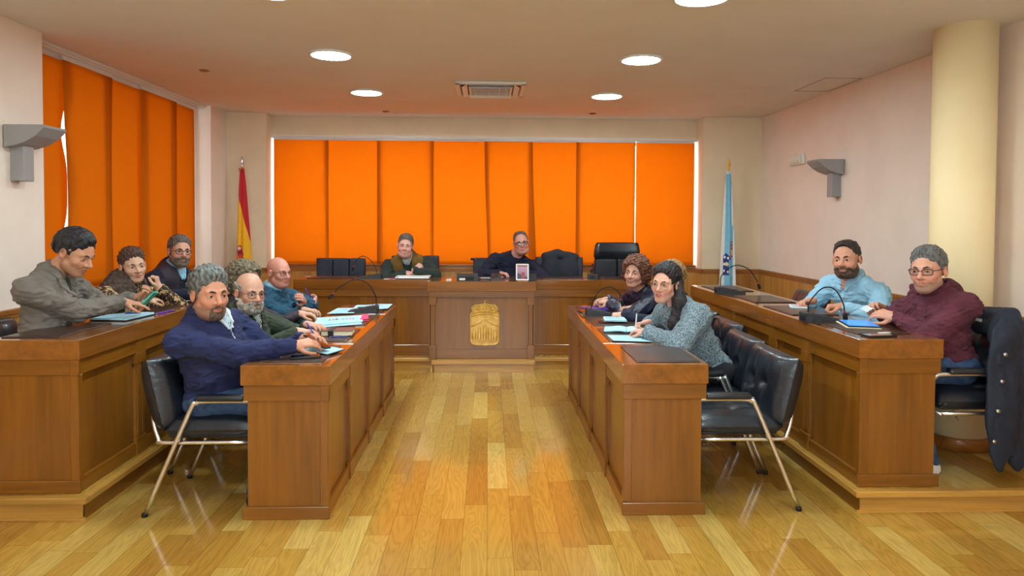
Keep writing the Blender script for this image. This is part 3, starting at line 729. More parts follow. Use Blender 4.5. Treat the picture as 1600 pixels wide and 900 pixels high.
# ------------------------------------------------------------------ the room
XL,XR,XLn=-3.2,3.27,-3.0; YB=8.47; ZC=2.79; YF=-3.2
CH=None
def setting():
    b=MB(); b.b2(-3.6,3.6,YF-.2,YB+.4,-.06,0); struct(b.obj('floor','floor'))
    b=MB(); b.b2(-3.6,3.6,YF-.2,YB+.5,ZC,ZC+.1); struct(b.obj('ceiling','ceil'))
    # right wall
    b=MB(); b.b2(XR,XR+.2,YF-.2,YB+.3,0,ZC); struct(b.obj('wall_right','wall'))
    # left wall: thick near part, window part, and the piers
    b=MB(); b.b2(XLn-.6,XLn,YF-.2,4.78,0,ZC); b.b2(XL-.2,XL,4.78,7.75,0,.99); b.b2(XL-.2,XL,4.78,7.75,2.765,ZC); b.b2(XL-.2,XL-.02,7.60,7.75,.99,2.765)
    b.b2(XL-.25,-3.06,7.75,8.2,0,ZC); struct(b.obj('wall_left','wall'))
    # back wall: left pier, right pier, header, lower part
    b=MB(); b.b2(-3.45,-2.60,8.2,8.9,0,ZC); b.b2(2.56,3.5,8.2,8.9,0,ZC); b.b2(-2.6,2.56,YB,8.9,0,.985); b.b2(-2.6,2.56,YB,8.9,2.55,ZC); struct(b.obj('wall_back','wall_warm'))
    # wall behind the camera with a broad window
    b=MB(); b.b2(-3.6,-2.2,YF-.2,YF,0,ZC); b.b2(2.2,3.5,YF-.2,YF,0,ZC); b.b2(-2.2,2.2,YF-.2,YF,0,.9); b.b2(-2.2,2.2,YF-.2,YF,2.5,ZC); struct(b.obj('wall_front','wall'))
    def window(name,frame,panes,gm='glass'):
        f=MB()
        for a in frame: f.b2(*a,bev=.004)
        o=struct(f.obj(name,'frame_w'))
        for a in panes:
            g=MB().b2(*a).obj('pane',gm); g.parent=o
    fr=[(-2.2,2.2,YF-.12,YF-.06,.9,.96),(-2.2,2.2,YF-.12,YF-.06,2.44,2.5)]+[(x-.03,x+.03,YF-.12,YF-.06,.96,2.44) for x in(-2.17,-.73,.73,2.17)]
    window('window_3',fr,[(x+.03,x+1.41,YF-.095,YF-.09,.96,2.44) for x in(-2.17,-.73,.73)])
    fr=[(-2.6,2.56,8.72,8.78,.985,1.04),(-2.6,2.56,8.72,8.78,2.5,2.55)]+[(x-.03,x+.03,8.72,8.78,1.04,2.5) for x in(-2.57,2.53)]
    window('window_2',fr,[(-2.54,2.50,8.745,8.75,1.04,2.5)])
    fr=[(-3.36,-3.30,4.78,7.6,.99,1.04),(-3.36,-3.30,4.78,7.6,2.715,2.765),(-3.36,-3.30,4.78,4.84,1.04,2.715),(-3.36,-3.30,7.54,7.6,1.04,2.715)]
    window('window_1',fr,[(-3.335,-3.33,4.84,7.54,1.04,2.715)],'glass_shade_tint')
    # curtain rails
    b=MB(); b.b2(-2.59,2.55,8.375,8.46,2.535,2.552,bev=.002)
    for y in(8.385,8.415,8.445): b.b2(-2.59,2.55,y-.006,y+.006,2.518,2.536)
    struct(b.obj('trim_1','frame_w'))
    b=MB(); b.b2(XL+.0,XL+.10,4.79,7.74,2.765,2.788,bev=.002)
    for x in(-3.185,-3.155,-3.125): b.b2(x-.006,x+.006,4.79,7.74,2.748,2.766)
    struct(b.obj('trim_2','frame_w'))
    # timber sill, wainscot and its cap rail
    b=MB(); b.b2(-2.6,2.56,8.44,8.70,.985,1.005,bev=.004); struct(b.obj('trim_3','rail'))
    b=MB(); b.b2(-3.32,-3.10,4.78,7.75,.985,.997,bev=.003); struct(b.obj('trim_9','rail'))
    def rail(name,segs):
        w=MB(); r=MB()
        for (x0,x1,y0,y1) in segs:
            w.b2(x0,x1,y0,y1,.12,.945)
            r.b2(x0-.008,x1+.008,y0-.008,y1+.008,.940,.975,bev=.004); r.b2(x0-.004,x1+.004,y0-.004,y1+.004,.915,.942,bev=.003)
        # vertical board joints
        struct(w.obj(name,'wains')); struct(r.obj('trim_'+str(int(name[-1])+10),'rail'))
    rail('trim_4',[(XR-.018,XR,YF,8.2)])
    rail('trim_5',[(2.56,XR,8.182,8.2),(2.545,2.563,8.182,YB),(-2.6,2.56,YB-.018,YB)])
    rail('trim_6',[(-3.06,-2.6,8.182,8.2),(-2.602,-2.585,8.182,YB),(XL,-3.05,7.735,7.752),(-3.062,-3.045,7.735,8.2)])
    rail('trim_7',[(XLn,XLn+.018,YF,4.78),(XLn-.2,XLn+.018,4.78,4.795)])
    rail('trim_8',[(XL,XL+.018,4.78,7.75)])
    # board joints as thin proud strips
    b=MB()
    for y in np.arange(3.7,8.1,.31): b.b2(XR-.0195,XR-.018,y-.0025,y+.0025,.14,.914)
    for x in np.arange(2.75,3.2,.2): b.b2(x-.0025,x+.0025,8.1805,8.182,.14,.914)
    for x in np.arange(-2.5,2.5,.31): b.b2(x-.0025,x+.0025,YB-.0195,YB-.018,.14,.914)
    struct(b.obj('trim_20','rail'))
    # round column
    b=MB(); b.lathe([(.178,.12),(.178,ZC)],(3.035,4.34,0),64); struct(b.obj('column','column'))
    b=MB(); b.lathe([(.178,.12),(.196,.12),(.196,.19),(.190,.2),(.178,.2)],(3.035,4.34,0),64); struct(b.obj('baseboard_column','rail'))
    # dais: three boarded platforms with oak nosing
    b=MB(); b.b2(XL,-2.07,3.585,YB,0,.098); b.b2(1.985,XR,3.585,YB,0,.098); b.b2(-2.07,1.985,7.16,YB,0,.098); b.b2(-.545,.455,6.99,7.17,0,.098)
    struct(b.obj('dais','step_x'))
    b=MB(); b.b2(XL,-2.06,3.57,YB,.098,.119); b.b2(1.97,XR,3.57,YB,.098,.119); b.b2(-2.07,1.985,7.14,YB,.098,.119); struct(b.obj('floor_dais','floor'))
    b=MB(); b.b2(XL,-2.045,3.555,3.60,.088,.12,bev=.003); b.b2(1.955,XR,3.555,3.60,.088,.12,bev=.003); b.b2(-2.05,-.57,7.12,7.16,.088,.12,bev=.003); b.b2(.48,1.96,7.12,7.16,.088,.12,bev=.003); b.b2(-.57,.48,6.955,7.16,.088,.1205,bev=.003)
    b.b2(-.58,-.56,6.985,7.0,0,.088); b.b2(.455,.47,6.985,7.0,0,.088)
    b.b2(-2.05,1.96,7.15,7.16,0,.014); b.b2(XL,-2.06,3.575,3.585,0,.012); b.b2(1.97,XR,3.575,3.585,0,.012)
    struct(b.obj('trim_21','step_x'))
    b=MB(); b.b2(-2.085,-2.045,3.60,7.12,.088,.12,bev=.003); b.b2(1.955,1.995,3.60,7.12,.088,.12,bev=.003); struct(b.obj('trim_22','step_y'))
    b=MB(); b.b2(-2.075,-2.068,3.585,7.16,0,.089); b.b2(1.982,1.988,3.585,7.16,0,.089); struct(b.obj('trim_23','wood_y'))
    # ceiling hatch and wall joints
    b=MB(); b.tube([(2.9,5.9,ZC-.001),(3.22,5.9,ZC-.001),(3.22,6.5,ZC-.001),(2.9,6.5,ZC-.001)],.003,4,closed=True); struct(b.obj('trim_24','rail'))
setting()

def blinds():
    E=[-2.575,-1.925,-1.295,-.665,.0,.535,1.115,1.79,2.525]
    adj=['brightest leftmost','second from the left','third from left, left of the smiling man','fourth from the left, above the control unit','fifth from the left, behind the man in glasses','sixth from the left, above the draped jacket','seventh from the left, above the tall chair','rightmost']
    for i in range(8):
        x0,x1=E[i]-(.05 if i else 0),E[i+1]+.0; y=8.43 if i%2 else 8.405; ph=i*1.7; bow=[.0,.012,.0,.03,.035,.03,.0,.0][i]; sk=[0,.02,0,.03,.05,0,0,0][i]
        if i==7: x0=E[i]+.012
        r=thing('panel_blind','orange panel blind of the back window, '+adj[i],'blind',((x0+x1)/2,y,1.0),0,'panel blinds of the back window')
        b=MB(); b.grid(lambda u,v:(x0+sk*(1-v)*math.sin(PI*.5*(1-v))+(x1-x0)*u, y-bow*math.sin(PI*u)*math.sin(PI*v)*(1 if i%2 else -1)*.8+.003*math.sin(9*v+ph), 1.035-.026*(1-v)+v*1.49),14,30,.0012)
        b.obj('fabric','blind',r)
        b=MB(); b.b2(x0+sk,x1+sk,y-.005,y+.005,1.006,1.016,bev=.002); b.obj('bottom_bar','blind',r)
        b=MB(); b.b2(x0,x1,y-.006,y+.006,2.500,2.528,bev=.002); b.obj('carrier','frame_w',r)
    EY=[4.70,5.23,5.78,6.37,6.97,7.58]
    lab=['nearest, narrow and lit white along its edge','second from the near end, behind the taupe jacket man','middle one, behind the leopard print woman','fourth from the near end','farthest, beside the white pier']
    for i in range(5):
        y0,y1=EY[i],EY[i+1]+(.13 if i<4 and i!=0 else .11 if i==0 else 0); x=-3.14 if i%2 else -3.17; ph=i*2.1; gap=.012 if i==0 else 0; bow=[.02,.03,.015,.01,.0][i]
        r=thing('panel_blind','orange panel blind, left window, '+lab[i],'blind',(x,(y0+y1)/2,1.05),0,'panel blinds of the left window')
        b=MB(); b.grid(lambda u,v:(x+bow*math.sin(PI*u+.5)*math.sin(PI*(1-v)*.9), y0+(y1-y0)*u+(-.075*math.sin(2*PI*v+.35)**4*u if i==0 else (.025*math.sin(PI*min(1,v*1.35))*(1-u) if i==1 else 0)), 1.01+v*1.71),14,30,.0012)
        b.obj('fabric','blind',r)
        b=MB(); b.b2(x-.005,x+.005,y0,y1,.998,1.012,bev=.002); b.obj('bottom_bar','blind',r)
        b=MB(); b.b2(x-.006,x+.006,y0,y1,2.715,2.748,bev=.002); b.obj('carrier','frame_w',r)
blinds()

# ------------------------------------------------------------------ benches
def long_desk(name,label,xf,s,y0,y1,z0,w,seams,nearend=True,wm='top_y'):
    """front face at x=xf facing s (aisle side); from y0 (near) to y1"""
    r=thing(name,label,'desk',(xf-s*w/2,(y0+y1)/2,z0)); H=z0+.8; xb=xf-s*w
    lo,hi=min(xf,xb),max(xf,xb); t=MB(); ys=[y0]+list(seams)+[y1]
    for a,b_ in zip(ys[:-1],ys[1:]): t.b2(lo,hi,a+.0006,b_-.0006,H-.103,H,bev=.0025)
    t.obj('worktop',wm,r)
    inn=lambda d: xf-s*d
    f=MB(); f.b2(inn(.012),inn(.032),y0+.012,y1-.012,H-.185,H-.103,bev=.002); f.obj('frieze','wood_y',r)
    cuts=[y0+.02]+[y for y in seams]+[y1-.02]
    for a,b_ in zip(cuts[:-1],cuts[1:]):
        pa=MB(); pa.b2(inn(.034),inn(.050),a+.0,b_,z0+.06,H-.18); pa.obj('front_panel','wood_z',r)
    pl=MB(); pl.b2(inn(.014),inn(.034),y0+.012,y1-.012,z0,z0+.075,bev=.003)
    for q in seams: pl.b2(inn(.006),inn(.03),q-.062,q+.062,z0,z0+.10,bev=.003)
    pl.obj('plinth','wood_y',r)
    for q in seams:
        p=MB(); p.b2(inn(.018),inn(.036),q-.048,q+.048,z0+.09,H-.185,bev=.002)
        for k in(-.026,0,.026): p.b2(inn(.0125),inn(.02),q+k-.009,q+k+.009,z0+.11,H-.25,bev=.002)
        p.b2(inn(.008),inn(.03),q-.058,q+.058,H-.25,H-.185,bev=.002); p.b2(inn(.008),inn(.03),q-.058,q+.058,H-.186,H-.103,bev=.002)
        p.obj('pilaster','wood_z',r)
    for (ya,yb,e) in ((y0,y0+.02,-1),(y1-.02,y1,1)):
        q=MB(); a=ya+.02 if e<0 else yb-.036; 
        if e<0: q.b2(lo+.03,hi-.03,y0+.022,y0+.04,z0,H-.1)
        else: q.b2(lo+.03,hi-.03,y1-.04,y1-.022,z0,H-.1)
        o=q.obj('side_panel','wood_z',r)
        yy=(y0+.012,y0+.024) if e<0 else (y1-.024,y1-.012)
        q=MB(); 
        xs_front=(inn(.012),inn(.055)); 
        q.b2(min(xs_front),max(xs_front),yy[0],yy[1]+(.03 if e<0 else 0),z0+.065,H-.185,bev=.002)
        q.obj('corner_stile','wood_z',r)
        q=MB(); q.b2(lo+.012,hi-.006,yy[0],yy[1],H-.185,H-.103,bev=.002); q.b2(min(inn(.006),inn(.05)),max(inn(.006),inn(.05)),yy[0]-.006 if e<0 else yy[0],yy[1] if e<0 else yy[1]+.006,H-.185,H-.103,bev=.002)
        q.obj('end_frieze','wood_x',r)
        q=MB(); q.b2(lo+.006,hi-.006,yy[0]-.006 if e<0 else yy[0],yy[1] if e<0 else yy[1]+.006,z0,z0+.065,bev=.003); q.obj('end_plinth','wood_x',r)
    q=None
    for y in seams: MB().b2(min(inn(.05),inn(.12)),max(inn(.05),inn(.12)),y-.01,y+.01,z0+.0,H-.1).obj('divider','wood_z',r)
    return r
long_desk('council_desk','inner left oak desk, the one with blue papers and the sweater man\'s phone',-.808,1,3.55,6.07,0,.455,[4.17,4.83,5.48])
long_desk('council_desk','inner right oak desk, with a bare leather pad at its near end',.703,-1,3.565,6.08,0,.455,[4.18,4.84,5.49])
long_desk('council_desk','outer left oak desk on the dais, in front of the taupe jacket man',-2.105,1,3.615,6.72,.12,.46,[4.27,4.78,5.58,6.2])
long_desk('council_desk','outer right oak desk on the dais, in front of the maroon hoodie man',1.99,-1,3.615,6.72,.12,.46,[4.27,4.78,5.58,6.2])
def head_bench():
    r=thing('presiding_bench','long oak bench across the back with the carved coat of arms','desk',(-.06,7.4,.12)); z0=.12;H=.92
    t=MB()
    for a,b_ in ((-2.035,-1.31),(-1.309,-.6)): t.b2(a,b_,7.27,7.72,H-.1,H,bev=.0025)
    for a,b_ in ((.47,1.185),(1.186,1.915)): t.b2(a,b_,7.27,7.72,H-.1,H,bev=.0025)
    t.b2(-.62,.492,7.035,7.72,H-.1,H+.0015,bev=.0025); t.obj('worktop','top_x',r)
    f=MB(); f.b2(-2.025,-.59,7.282,7.30,H-.18,H-.1,bev=.002); f.b2(.46,1.905,7.282,7.30,H-.18,H-.1,bev=.002); f.b2(-.60,.472,7.05,7.07,H-.16,H-.1,bev=.002)
    f.obj('frieze','wood_x',r)
    for a,b_ in((-2.0,-1.31),(-1.31,-.58),(.45,1.19),(1.19,1.89)): MB().b2(a,b_,7.305,7.32,z0+.02,H-.15).obj('front_panel','wood_z',r)
    MB().b2(-.55,.42,7.085,7.1,z0+.02,H-.12).obj('front_panel','wood_z',r)
    for x in(-.60,.472): MB().b2(x-.007,x+.007,7.06,7.70,z0,H-.1).obj('side_panel','wood_z',r)
    for x in(-2.02,1.90): MB().b2(x-.008,x+.008,7.285,7.70,z0,H-.1).obj('side_panel','wood_z',r)
    p=MB(); p.b2(-2.02,-.59,7.285,7.31,z0,z0+.11,bev=.003); p.b2(.46,1.90,7.285,7.31,z0,z0+.11,bev=.003); p.b2(-.545,.415,7.07,7.09,z0,z0+.10,bev=.003)
    for x in(-.565,.437): p.b2(x-.036,x+.036,7.045,7.08,z0,z0+.14,bev=.003)
    p.obj('plinth','wood_x',r)
    for x in(-.565,.437):
        p=MB(); p.b2(x-.022,x+.022,7.058,7.085,z0+.13,H-.2,bev=.002)
        for k in(-.012,.012): p.b2(x+k-.006,x+k+.006,7.052,7.06,z0+.15,H-.24,bev=.002)
        p.b2(x-.036,x+.036,7.046,7.08,H-.24,H-.16,bev=.002); p.obj('pilaster','wood_z',r)
    for x in(-1.31,1.187,-2.0,1.88):
        p=MB(); p.b2(x-.04,x+.04,7.29,7.31,z0,H-.18,bev=.002); p.obj('pilaster','wood_z',r)
    # carved arms
    cx=-.034; y=7.085; pts=[]
    w=.144; zb,zt=.268,.60
    pts=[(cx-w,zt-.02),(cx-w,zb+.045),(cx-w+.012,zb+.02),(cx-w+.035,zb+.004),(cx-.03,zb+.0),(cx,zb-.003),(cx+.03,zb+.0),(cx+w-.035,zb+.004),(cx+w-.012,zb+.02),(cx+w,zb+.045),(cx+w,zt-.02),(cx+w-.012,zt),(cx+.07,zt+.01),(cx-.07,zt+.01),(cx-w+.012,zt)]
    b=MB(); b.prism(pts,y-.018,y+.001,ax=1)
    yy=y-.021
    b.tube([(x,yy,z) for x,z in pts],.007,6,closed=True)
    b.tube([(cx-w+.01,yy,.565),(cx-.07,yy,.585),(cx,yy,.592),(cx+.07,yy,.585),(cx+w-.01,yy,.565)],.008,6,smooth_n=4)
    for sx in(-1,1): b.tube([(cx+sx*w*.98,yy,.458),(cx+sx*.034,yy,.512)],.009,6); b.tube([(cx+sx*.034,yy,.512),(cx+sx*.034,yy,.524)],.005,6)
    b.box((cx,yy,.53),(.08,.008,.014),.002)
    for i,(dx,h) in enumerate(((-.108,.098),(-.054,.115),(0,.138),(.054,.115),(.108,.098))):
        z=.330; ww=.0155
        arc=[(cx+dx-ww,yy,z)]+[(cx+dx-ww*math.cos(a),yy,z+h-ww+ww*math.sin(a)) for a in np.linspace(0,PI,9)]+[(cx+dx+ww,yy,z)]
        b.tube(arc,.0058,6); b.tube([(cx+dx-ww-.003,yy,z),(cx+dx+ww+.003,yy,z)],.005,6)
        b.prism([(cx+dx-ww*.6,z)]+[(cx+dx-ww*.6*math.cos(a),z+h-ww+ww*.6*math.sin(a)) for a in np.linspace(0,PI,7)]+[(cx+dx+ww*.6,z)],yy-.004,yy+.004,ax=1)
    for z in(.318,.306,.294): b.tube([(cx-w+.012,yy,z),(cx-.03,yy,z-.002),(cx,yy,z-.005),(cx+.03,yy,z-.002),(cx+w-.012,yy,z)],.003,6,smooth_n=3)
    # crown
    zc=.600
    b.tube([(cx-.115,yy,zc+.002),(cx,yy,zc+.014),(cx+.115,yy,zc+.002)],.009,8,smooth_n=6)
    for k in range(9): b.sph((cx-.1+.025*k,yy-.007,zc+.005+.009*(1-((k-4)/4)**2)),.005,8,6)
    crown=[(cx-.118,zc+.01),(cx-.128,zc+.04),(cx-.115,zc+.066),(cx-.07,zc+.083),(cx,zc+.088),(cx+.07,zc+.083),(cx+.115,zc+.066),(cx+.128,zc+.04),(cx+.118,zc+.01)]
    b.prism(crown,y-.010,y+.001,ax=1)
    for arc in ([(-.118,.01),(-.130,.045),(-.100,.076),(-.045,.07)],[(.118,.01),(.130,.045),(.100,.076),(.045,.07)],[(-.04,.02),(-.062,.05),(-.035,.082),(0,.086),(.035,.082),(.062,.05),(.04,.02)],[(-.09,.015),(-.085,.05),(-.055,.074)],[(.09,.015),(.085,.05),(.055,.074)],[(0,.016),(0,.084)]):
        b.tube([(cx+a,yy,zc+c) for a,c in arc],.007,6,smooth_n=5)
        for a,c in arc: b.sph((cx+a,yy-.004,zc+c),.009,8,6)
    for dx in(-.075,0,.075): b.sph((cx+dx,yy-.002,zc+.035),(.012,.006,.014),10,8)
    b.sph((cx,yy,zc+.094),.009,10,8); b.box((cx,y-.012,zc+.115),(.0055,.006,.036),.001); b.box((cx,y-.012,zc+.119),(.022,.006,.0055),.001)
    o=b.obj('coat_of_arms','gold_wood',r); o['label']='golden carved shield with crown, cross and five arches'
head_bench()

# ------------------------------------------------------------------ chairs
def leather_cushion(b,nx,nz,w,h,t,P,tuft=.014,rows=2,cols=3):
    """P(u,v,d) maps panel coords to local point; u across -w/2..w/2, v 0..h, d out of the face"""
    def surf(sgn):
        def fn(a,c):
            u=(a-.5)*2;v=(c-.5)*2; e=(max(0,1-abs(u)**4))**.35*(max(0,1-abs(v)**4))**.35
            d=t*.5*e
            if sgn>0:
                for i in range(cols):
                    for j in range(rows):
                        tu=-1+2*(i+1)/(cols+1);tv=-1+2*(j+1)/(rows+1); rr=((u-tu)/.30)**2+((v-tv)/.30)**2; d-=tuft*math.exp(-rr*3.2)
                for i in range(cols): tu=-1+2*(i+1)/(cols+1); d-=tuft*.35*math.exp(-((u-tu)/.05)**2)*e
            d+=.0022*math.sin(u*34+3*v)*(abs(v)**6)+.002*math.sin(v*30+2*u)*(abs(u)**6)
            sx=.5*w*(1-.03*(1-e)); return P(u*w/2,v*h/2,sgn*d)
        return fn
    b.grid(surf(1),nx,nz,0); b.grid(surf(-1),nx,nz,0)
def make_chair(label,group):
    r=thing('visitor_chair',label,'chair',(0,0,0),0,group)
    # local: forward = -Y
    s=MB(); leather_cushion(s,26,26,.50,.47,.135,lambda u,v,d:(u,v-.01,.445+d),.02,1,2); s.b2(-.235,.235,-.225,.205,.395,.445,bev=.02,seg=3,smooth=True)
    s.obj('seat','leather',r)
    ba=MB(); th=math.radians(13); 
    leather_cushion(ba,26,26,.52,.37,.175,lambda u,v,d:(u,.255+math.sin(th)*v-d*math.cos(th)*1.0,.635+math.cos(th)*v+d*math.sin(th)),.030,1,2)
    ba.obj('backrest','leather',r)
    for sx in(-1,1):
        f=MB(); x=sx*.262
        f.tube([(x+sx*.010,.31,.0),(x,.075,.550),(x,.045,.585),(x,.00,.600),(x,-.245,.600),(x,-.28,.585),(x,-.295,.545),(x-sx*.01,-.30,.0)],.0125,10,smooth_n=5)
        f.obj('side_frame','chrome',r)
        a=MB(); a.box((x,-.085,.618),(.05,.25,.035),.014,seg=3,smooth=True); a.obj('armrest','leather',r)
        for y in(.31,-.30): MB().lathe([(.015,0),(.016,.012),(.013,.022)],(x+sx*(.01 if y>0 else -.01),y-(.004 if y>0 else 0),0),12).obj('foot','rubber',r)
    f=MB()
    for sx in(-1,1): f.tube([(sx*.24,-.235,.378),(sx*.24,.215,.378),(sx*.235,.245,.39),(sx*.225,.275,.47),(sx*.22,.285,.56)],.011,8,smooth_n=4)
    f.tube([(-.262,-.24,.378),(.262,-.24,.378)],.010,8); f.tube([(-.262,.165,.378),(.262,.165,.378)],.010,8); f.obj('seat_frame','chrome',r)
    return r
GR='black visitor chairs around the desks'
ch0=make_chair('black tufted leather armchair, empty, nearest of the row behind the inner right desk',GR)
ch0.location=(1.365,3.885,0); ch0.rotation_euler=(0,0,math.radians(-90))
def put(x,y,z,a,l): return dup(ch0,(x,y,z),math.radians(a),l)
put(1.40,4.42,0,-90,'black tufted leather armchair under the woman in the grey wool coat')
put(1.51,5.08,0,-90,'black tufted leather armchair behind the blonde woman at the inner right desk')
put(1.55,5.76,0,-90,'black tufted leather armchair under the curly-haired woman in the puffer jacket')
put(-1.47,3.88,0,90,'black leather armchair with chrome arms under the man in the navy sweater')
put(-1.62,4.50,0,90,'black leather armchair under the man in the olive jacket')
put(-1.90,5.15,0,90,'black leather armchair under the curly-haired person hidden behind the olive jacket')
put(-1.72,5.82,0,90,'black leather armchair under the bald man in the teal sweatshirt')
chm=put(2.72,3.93,.12,-90,'black leather armchair under the maroon hoodie man, coat hung on its back')
put(2.80,5.0,.12,-90,'black leather armchair under the man in the light blue shirt')
put(2.55,5.95,.12,-90,'empty leather chair at the outer right desk, left of the light blue shirt man')
put(-2.66,4.10,.12,90,'black leather armchair under the man in the taupe jacket')
put(-2.68,4.92,.12,90,'black leather armchair under the woman in leopard print')
put(-2.70,5.70,.12,90,'black leather armchair under the bearded man in glasses')
def bench_chair(x,y,w,label,top=1.10,seams=2):
    r=thing('conference_chair',label,'chair',(x,y,.12),0,'low navy chairs behind the presiding bench')
    b=MB(); n=seams+1; ww=w/n
    for i in range(n): b.box((x-w/2+ww*(i+.5),y+.03,top-.22),(ww-.003,.07,.44),.014,seg=3,smooth=False)
    b.obj('backrest','leather_blue',r)
    b=MB(); b.box((x,y-.24,.56),(w-.02,.48,.09),.025,seg=3); b.obj('seat','leather_blue',r)
    for sx in(-1,1):
        for dy in(.03,-.42): MB().tube([(x+sx*(w/2-.04),y+dy,.12),(x+sx*(w/2-.04),y+dy,.53)],.012,8).obj('leg','chrome',r)
    b=MB(); b.tube([(x-w/2+.04,y+.045,.50),(x-w/2+.04,y+.05,.80)],.012,8); b.tube([(x+w/2-.04,y+.045,.50),(x+w/2-.04,y+.05,.80)],.012,8); b.obj('back_bracket','chrome',r)
    return r
bench_chair(-1.70,8.02,.56,'navy chair with three-part back, empty, at the left end of the presiding bench')
bench_chair(-.86,8.17,.56,'navy chair under the smiling man in the olive vest',1.125)
bench_chair(.13,8.19,.62,'navy chair under the man in the dark blue sweater',1.10)
bench_chair(.83,8.05,.56,'navy chair with a dark jacket hung over its back',1.12)
def exec_chair():
    x,y=1.50,8.02; r=thing('executive_chair','tall black leather chair, highest back behind the presiding bench','chair',(x,y,.12))
    b=MB(); 
    b.grid(lambda u,v:(x+(u-.5)*(.53-.04*v**3),y+.02+.03*((u-.5)*2)**2*-1-.03*math.sin(PI*v),1.115+.165*v),12,10,.07); b.obj('headrest','leather',r)
    b=MB(); 
    for k in(-1,1): b.box((x+k*.132,y,.86),(.26,.085,.49),.02,seg=3)
    b.obj('backrest','leather',r)
    b=MB(); b.box((x,y-.27,.58),(.54,.52,.11),.03,seg=3); b.obj('seat','leather',r)
    b=MB(); b.lathe([(.03,.18),(.03,.53)],(x,y-.25,0),16); b.obj('gas_column','chrome',r)
    b=MB()
    for k in range(5):
        a=2*PI*k/5+.3; b.tube([(x,y-.25,.21),(x+.28*math.cos(a),y-.25+.28*math.sin(a),.175)],[.022,.014],8)
    b.obj('star_base','chrome',r)
    for k in range(5):
        a=2*PI*k/5+.3; MB().lathe([(.028,-.012),(.028,.012)],(x+.28*math.cos(a),y-.25+.28*math.sin(a),.149),14,ax=0).obj('caster','rubber',r)
    for sx in(-1,1):
        b=MB(); b.tube([(x+sx*.27,y-.05,.60),(x+sx*.30,y-.05,.80),(x+sx*.30,y-.1,.83),(x+sx*.30,y-.36,.83)],.016,8,smooth_n=3); b.obj('armrest','leather',r)
exec_chair()

# ------------------------------------------------------------------ fixtures
def ceiling_light(x,y,label):
    r=thing('ceiling_light',label,'lamp',(x,y,ZC-.02),0,'round ceiling lights')
    MB().lathe([(.135,ZC-.001),(.165,ZC-.001),(.162,ZC-.012),(.150,ZC-.018),(.143,ZC-.018),(.143,ZC-.004),(.135,ZC-.003)],(x,y,0),48).obj('rim','frame_w',r)
    MB().lathe([(.142,ZC-.016),(.142,ZC-.010)],(x,y,0),48).obj('diffuser','led',r)
m,nt,b_=new_mat('led_diffuser'); b_.inputs['Base Color'].default_value=(1,1,1,1); b_.inputs['Emission Color'].default_value=(.80,.97,1.0,1); b_.inputs['Emission Strength'].default_value=95; M['led']=m
for x,y,l in ((-1.187,5.27,'glowing round ceiling light, larger of the two left of the air vent'),(1.163,5.29,'glowing round ceiling light, larger of the two right of the air vent'),(-1.19,6.80,'glowing round ceiling light, smaller of the two left of the air vent'),(1.167,6.85,'glowing round ceiling light, smaller of the two right of the air vent'),
              (1.17,3.80,'round ceiling light cut by the top edge of the photo, right of centre'),(-1.19,3.80,'round ceiling light just above the top edge, left of centre'),
              (-1.19,2.3,'round ceiling light overhead behind the photo edge, left'),(1.17,2.3,'round ceiling light overhead behind the photo edge, right'),(-1.19,.6,'round ceiling light at the rear of the room, left'),(1.17,.6,'round ceiling light at the rear of the room, right')):
    ceiling_light(x,y,l)
def ac():
    r=thing('ceiling_vent','square white air conditioning cassette in the ceiling','air vent',(.015,6.55,ZC-.03)); x,y,w,d=.015,6.55,.325,.34
    f=MB(); z0,z1=ZC-.035,ZC-.001
    for (a,b_,c,e) in ((x-w,x+w,y-d,y-d+.06),(x-w,x+w,y+d-.06,y+d),(x-w,x-w+.05,y-d,y+d),(x+w-.05,x+w,y-d,y+d)): f.b2(a,b_,c,e,z0+.01,z1,bev=.008)
    for (a,b_,c,e) in ((x-.19,x+.19,y-.22,y-.20),(x-.19,x+.19,y+.20,y+.22),(x-.20,x-.18,y-.22,y+.22),(x+.18,x+.20,y-.22,y+.22)): f.b2(a,b_,c,e,z0,z1,bev=.003)
    f.obj('frame','frame_w',r)
    MB().b2(x-w+.02,x+w-.02,y-d+.02,y+d-.02,ZC-.012,ZC-.001).obj('dark_cavity','rubber',r)
    for sx in(-1,1):
        v=MB(); v.box((x+sx*.238,y,ZC-.03),(.055,.50,.006),.002,rot=Matrix.Rotation(sx*math.radians(30),3,'Y')); v.obj('vane','frame_w',r)
    for sy in(-1,1):
        v=MB(); v.box((x,y+sy*.245,ZC-.034),(.40,.05,.006),.002,rot=Matrix.Rotation(-sy*math.radians(30),3,'X')); v.obj('vane','frame_w',r)
    g=MB()
    for k in range(18): xx=x-.175+.35*k/17; g.b2(xx-.0022,xx+.0022,y-.2,y+.2,z0+.002,z0+.012)
    for k in range(9): yy=y-.18+.36*k/8; g.b2(x-.18,x+.18,yy-.002,yy+.002,z0+.004,z0+.010)
    g.obj('grille','frame_w',r)
ac()
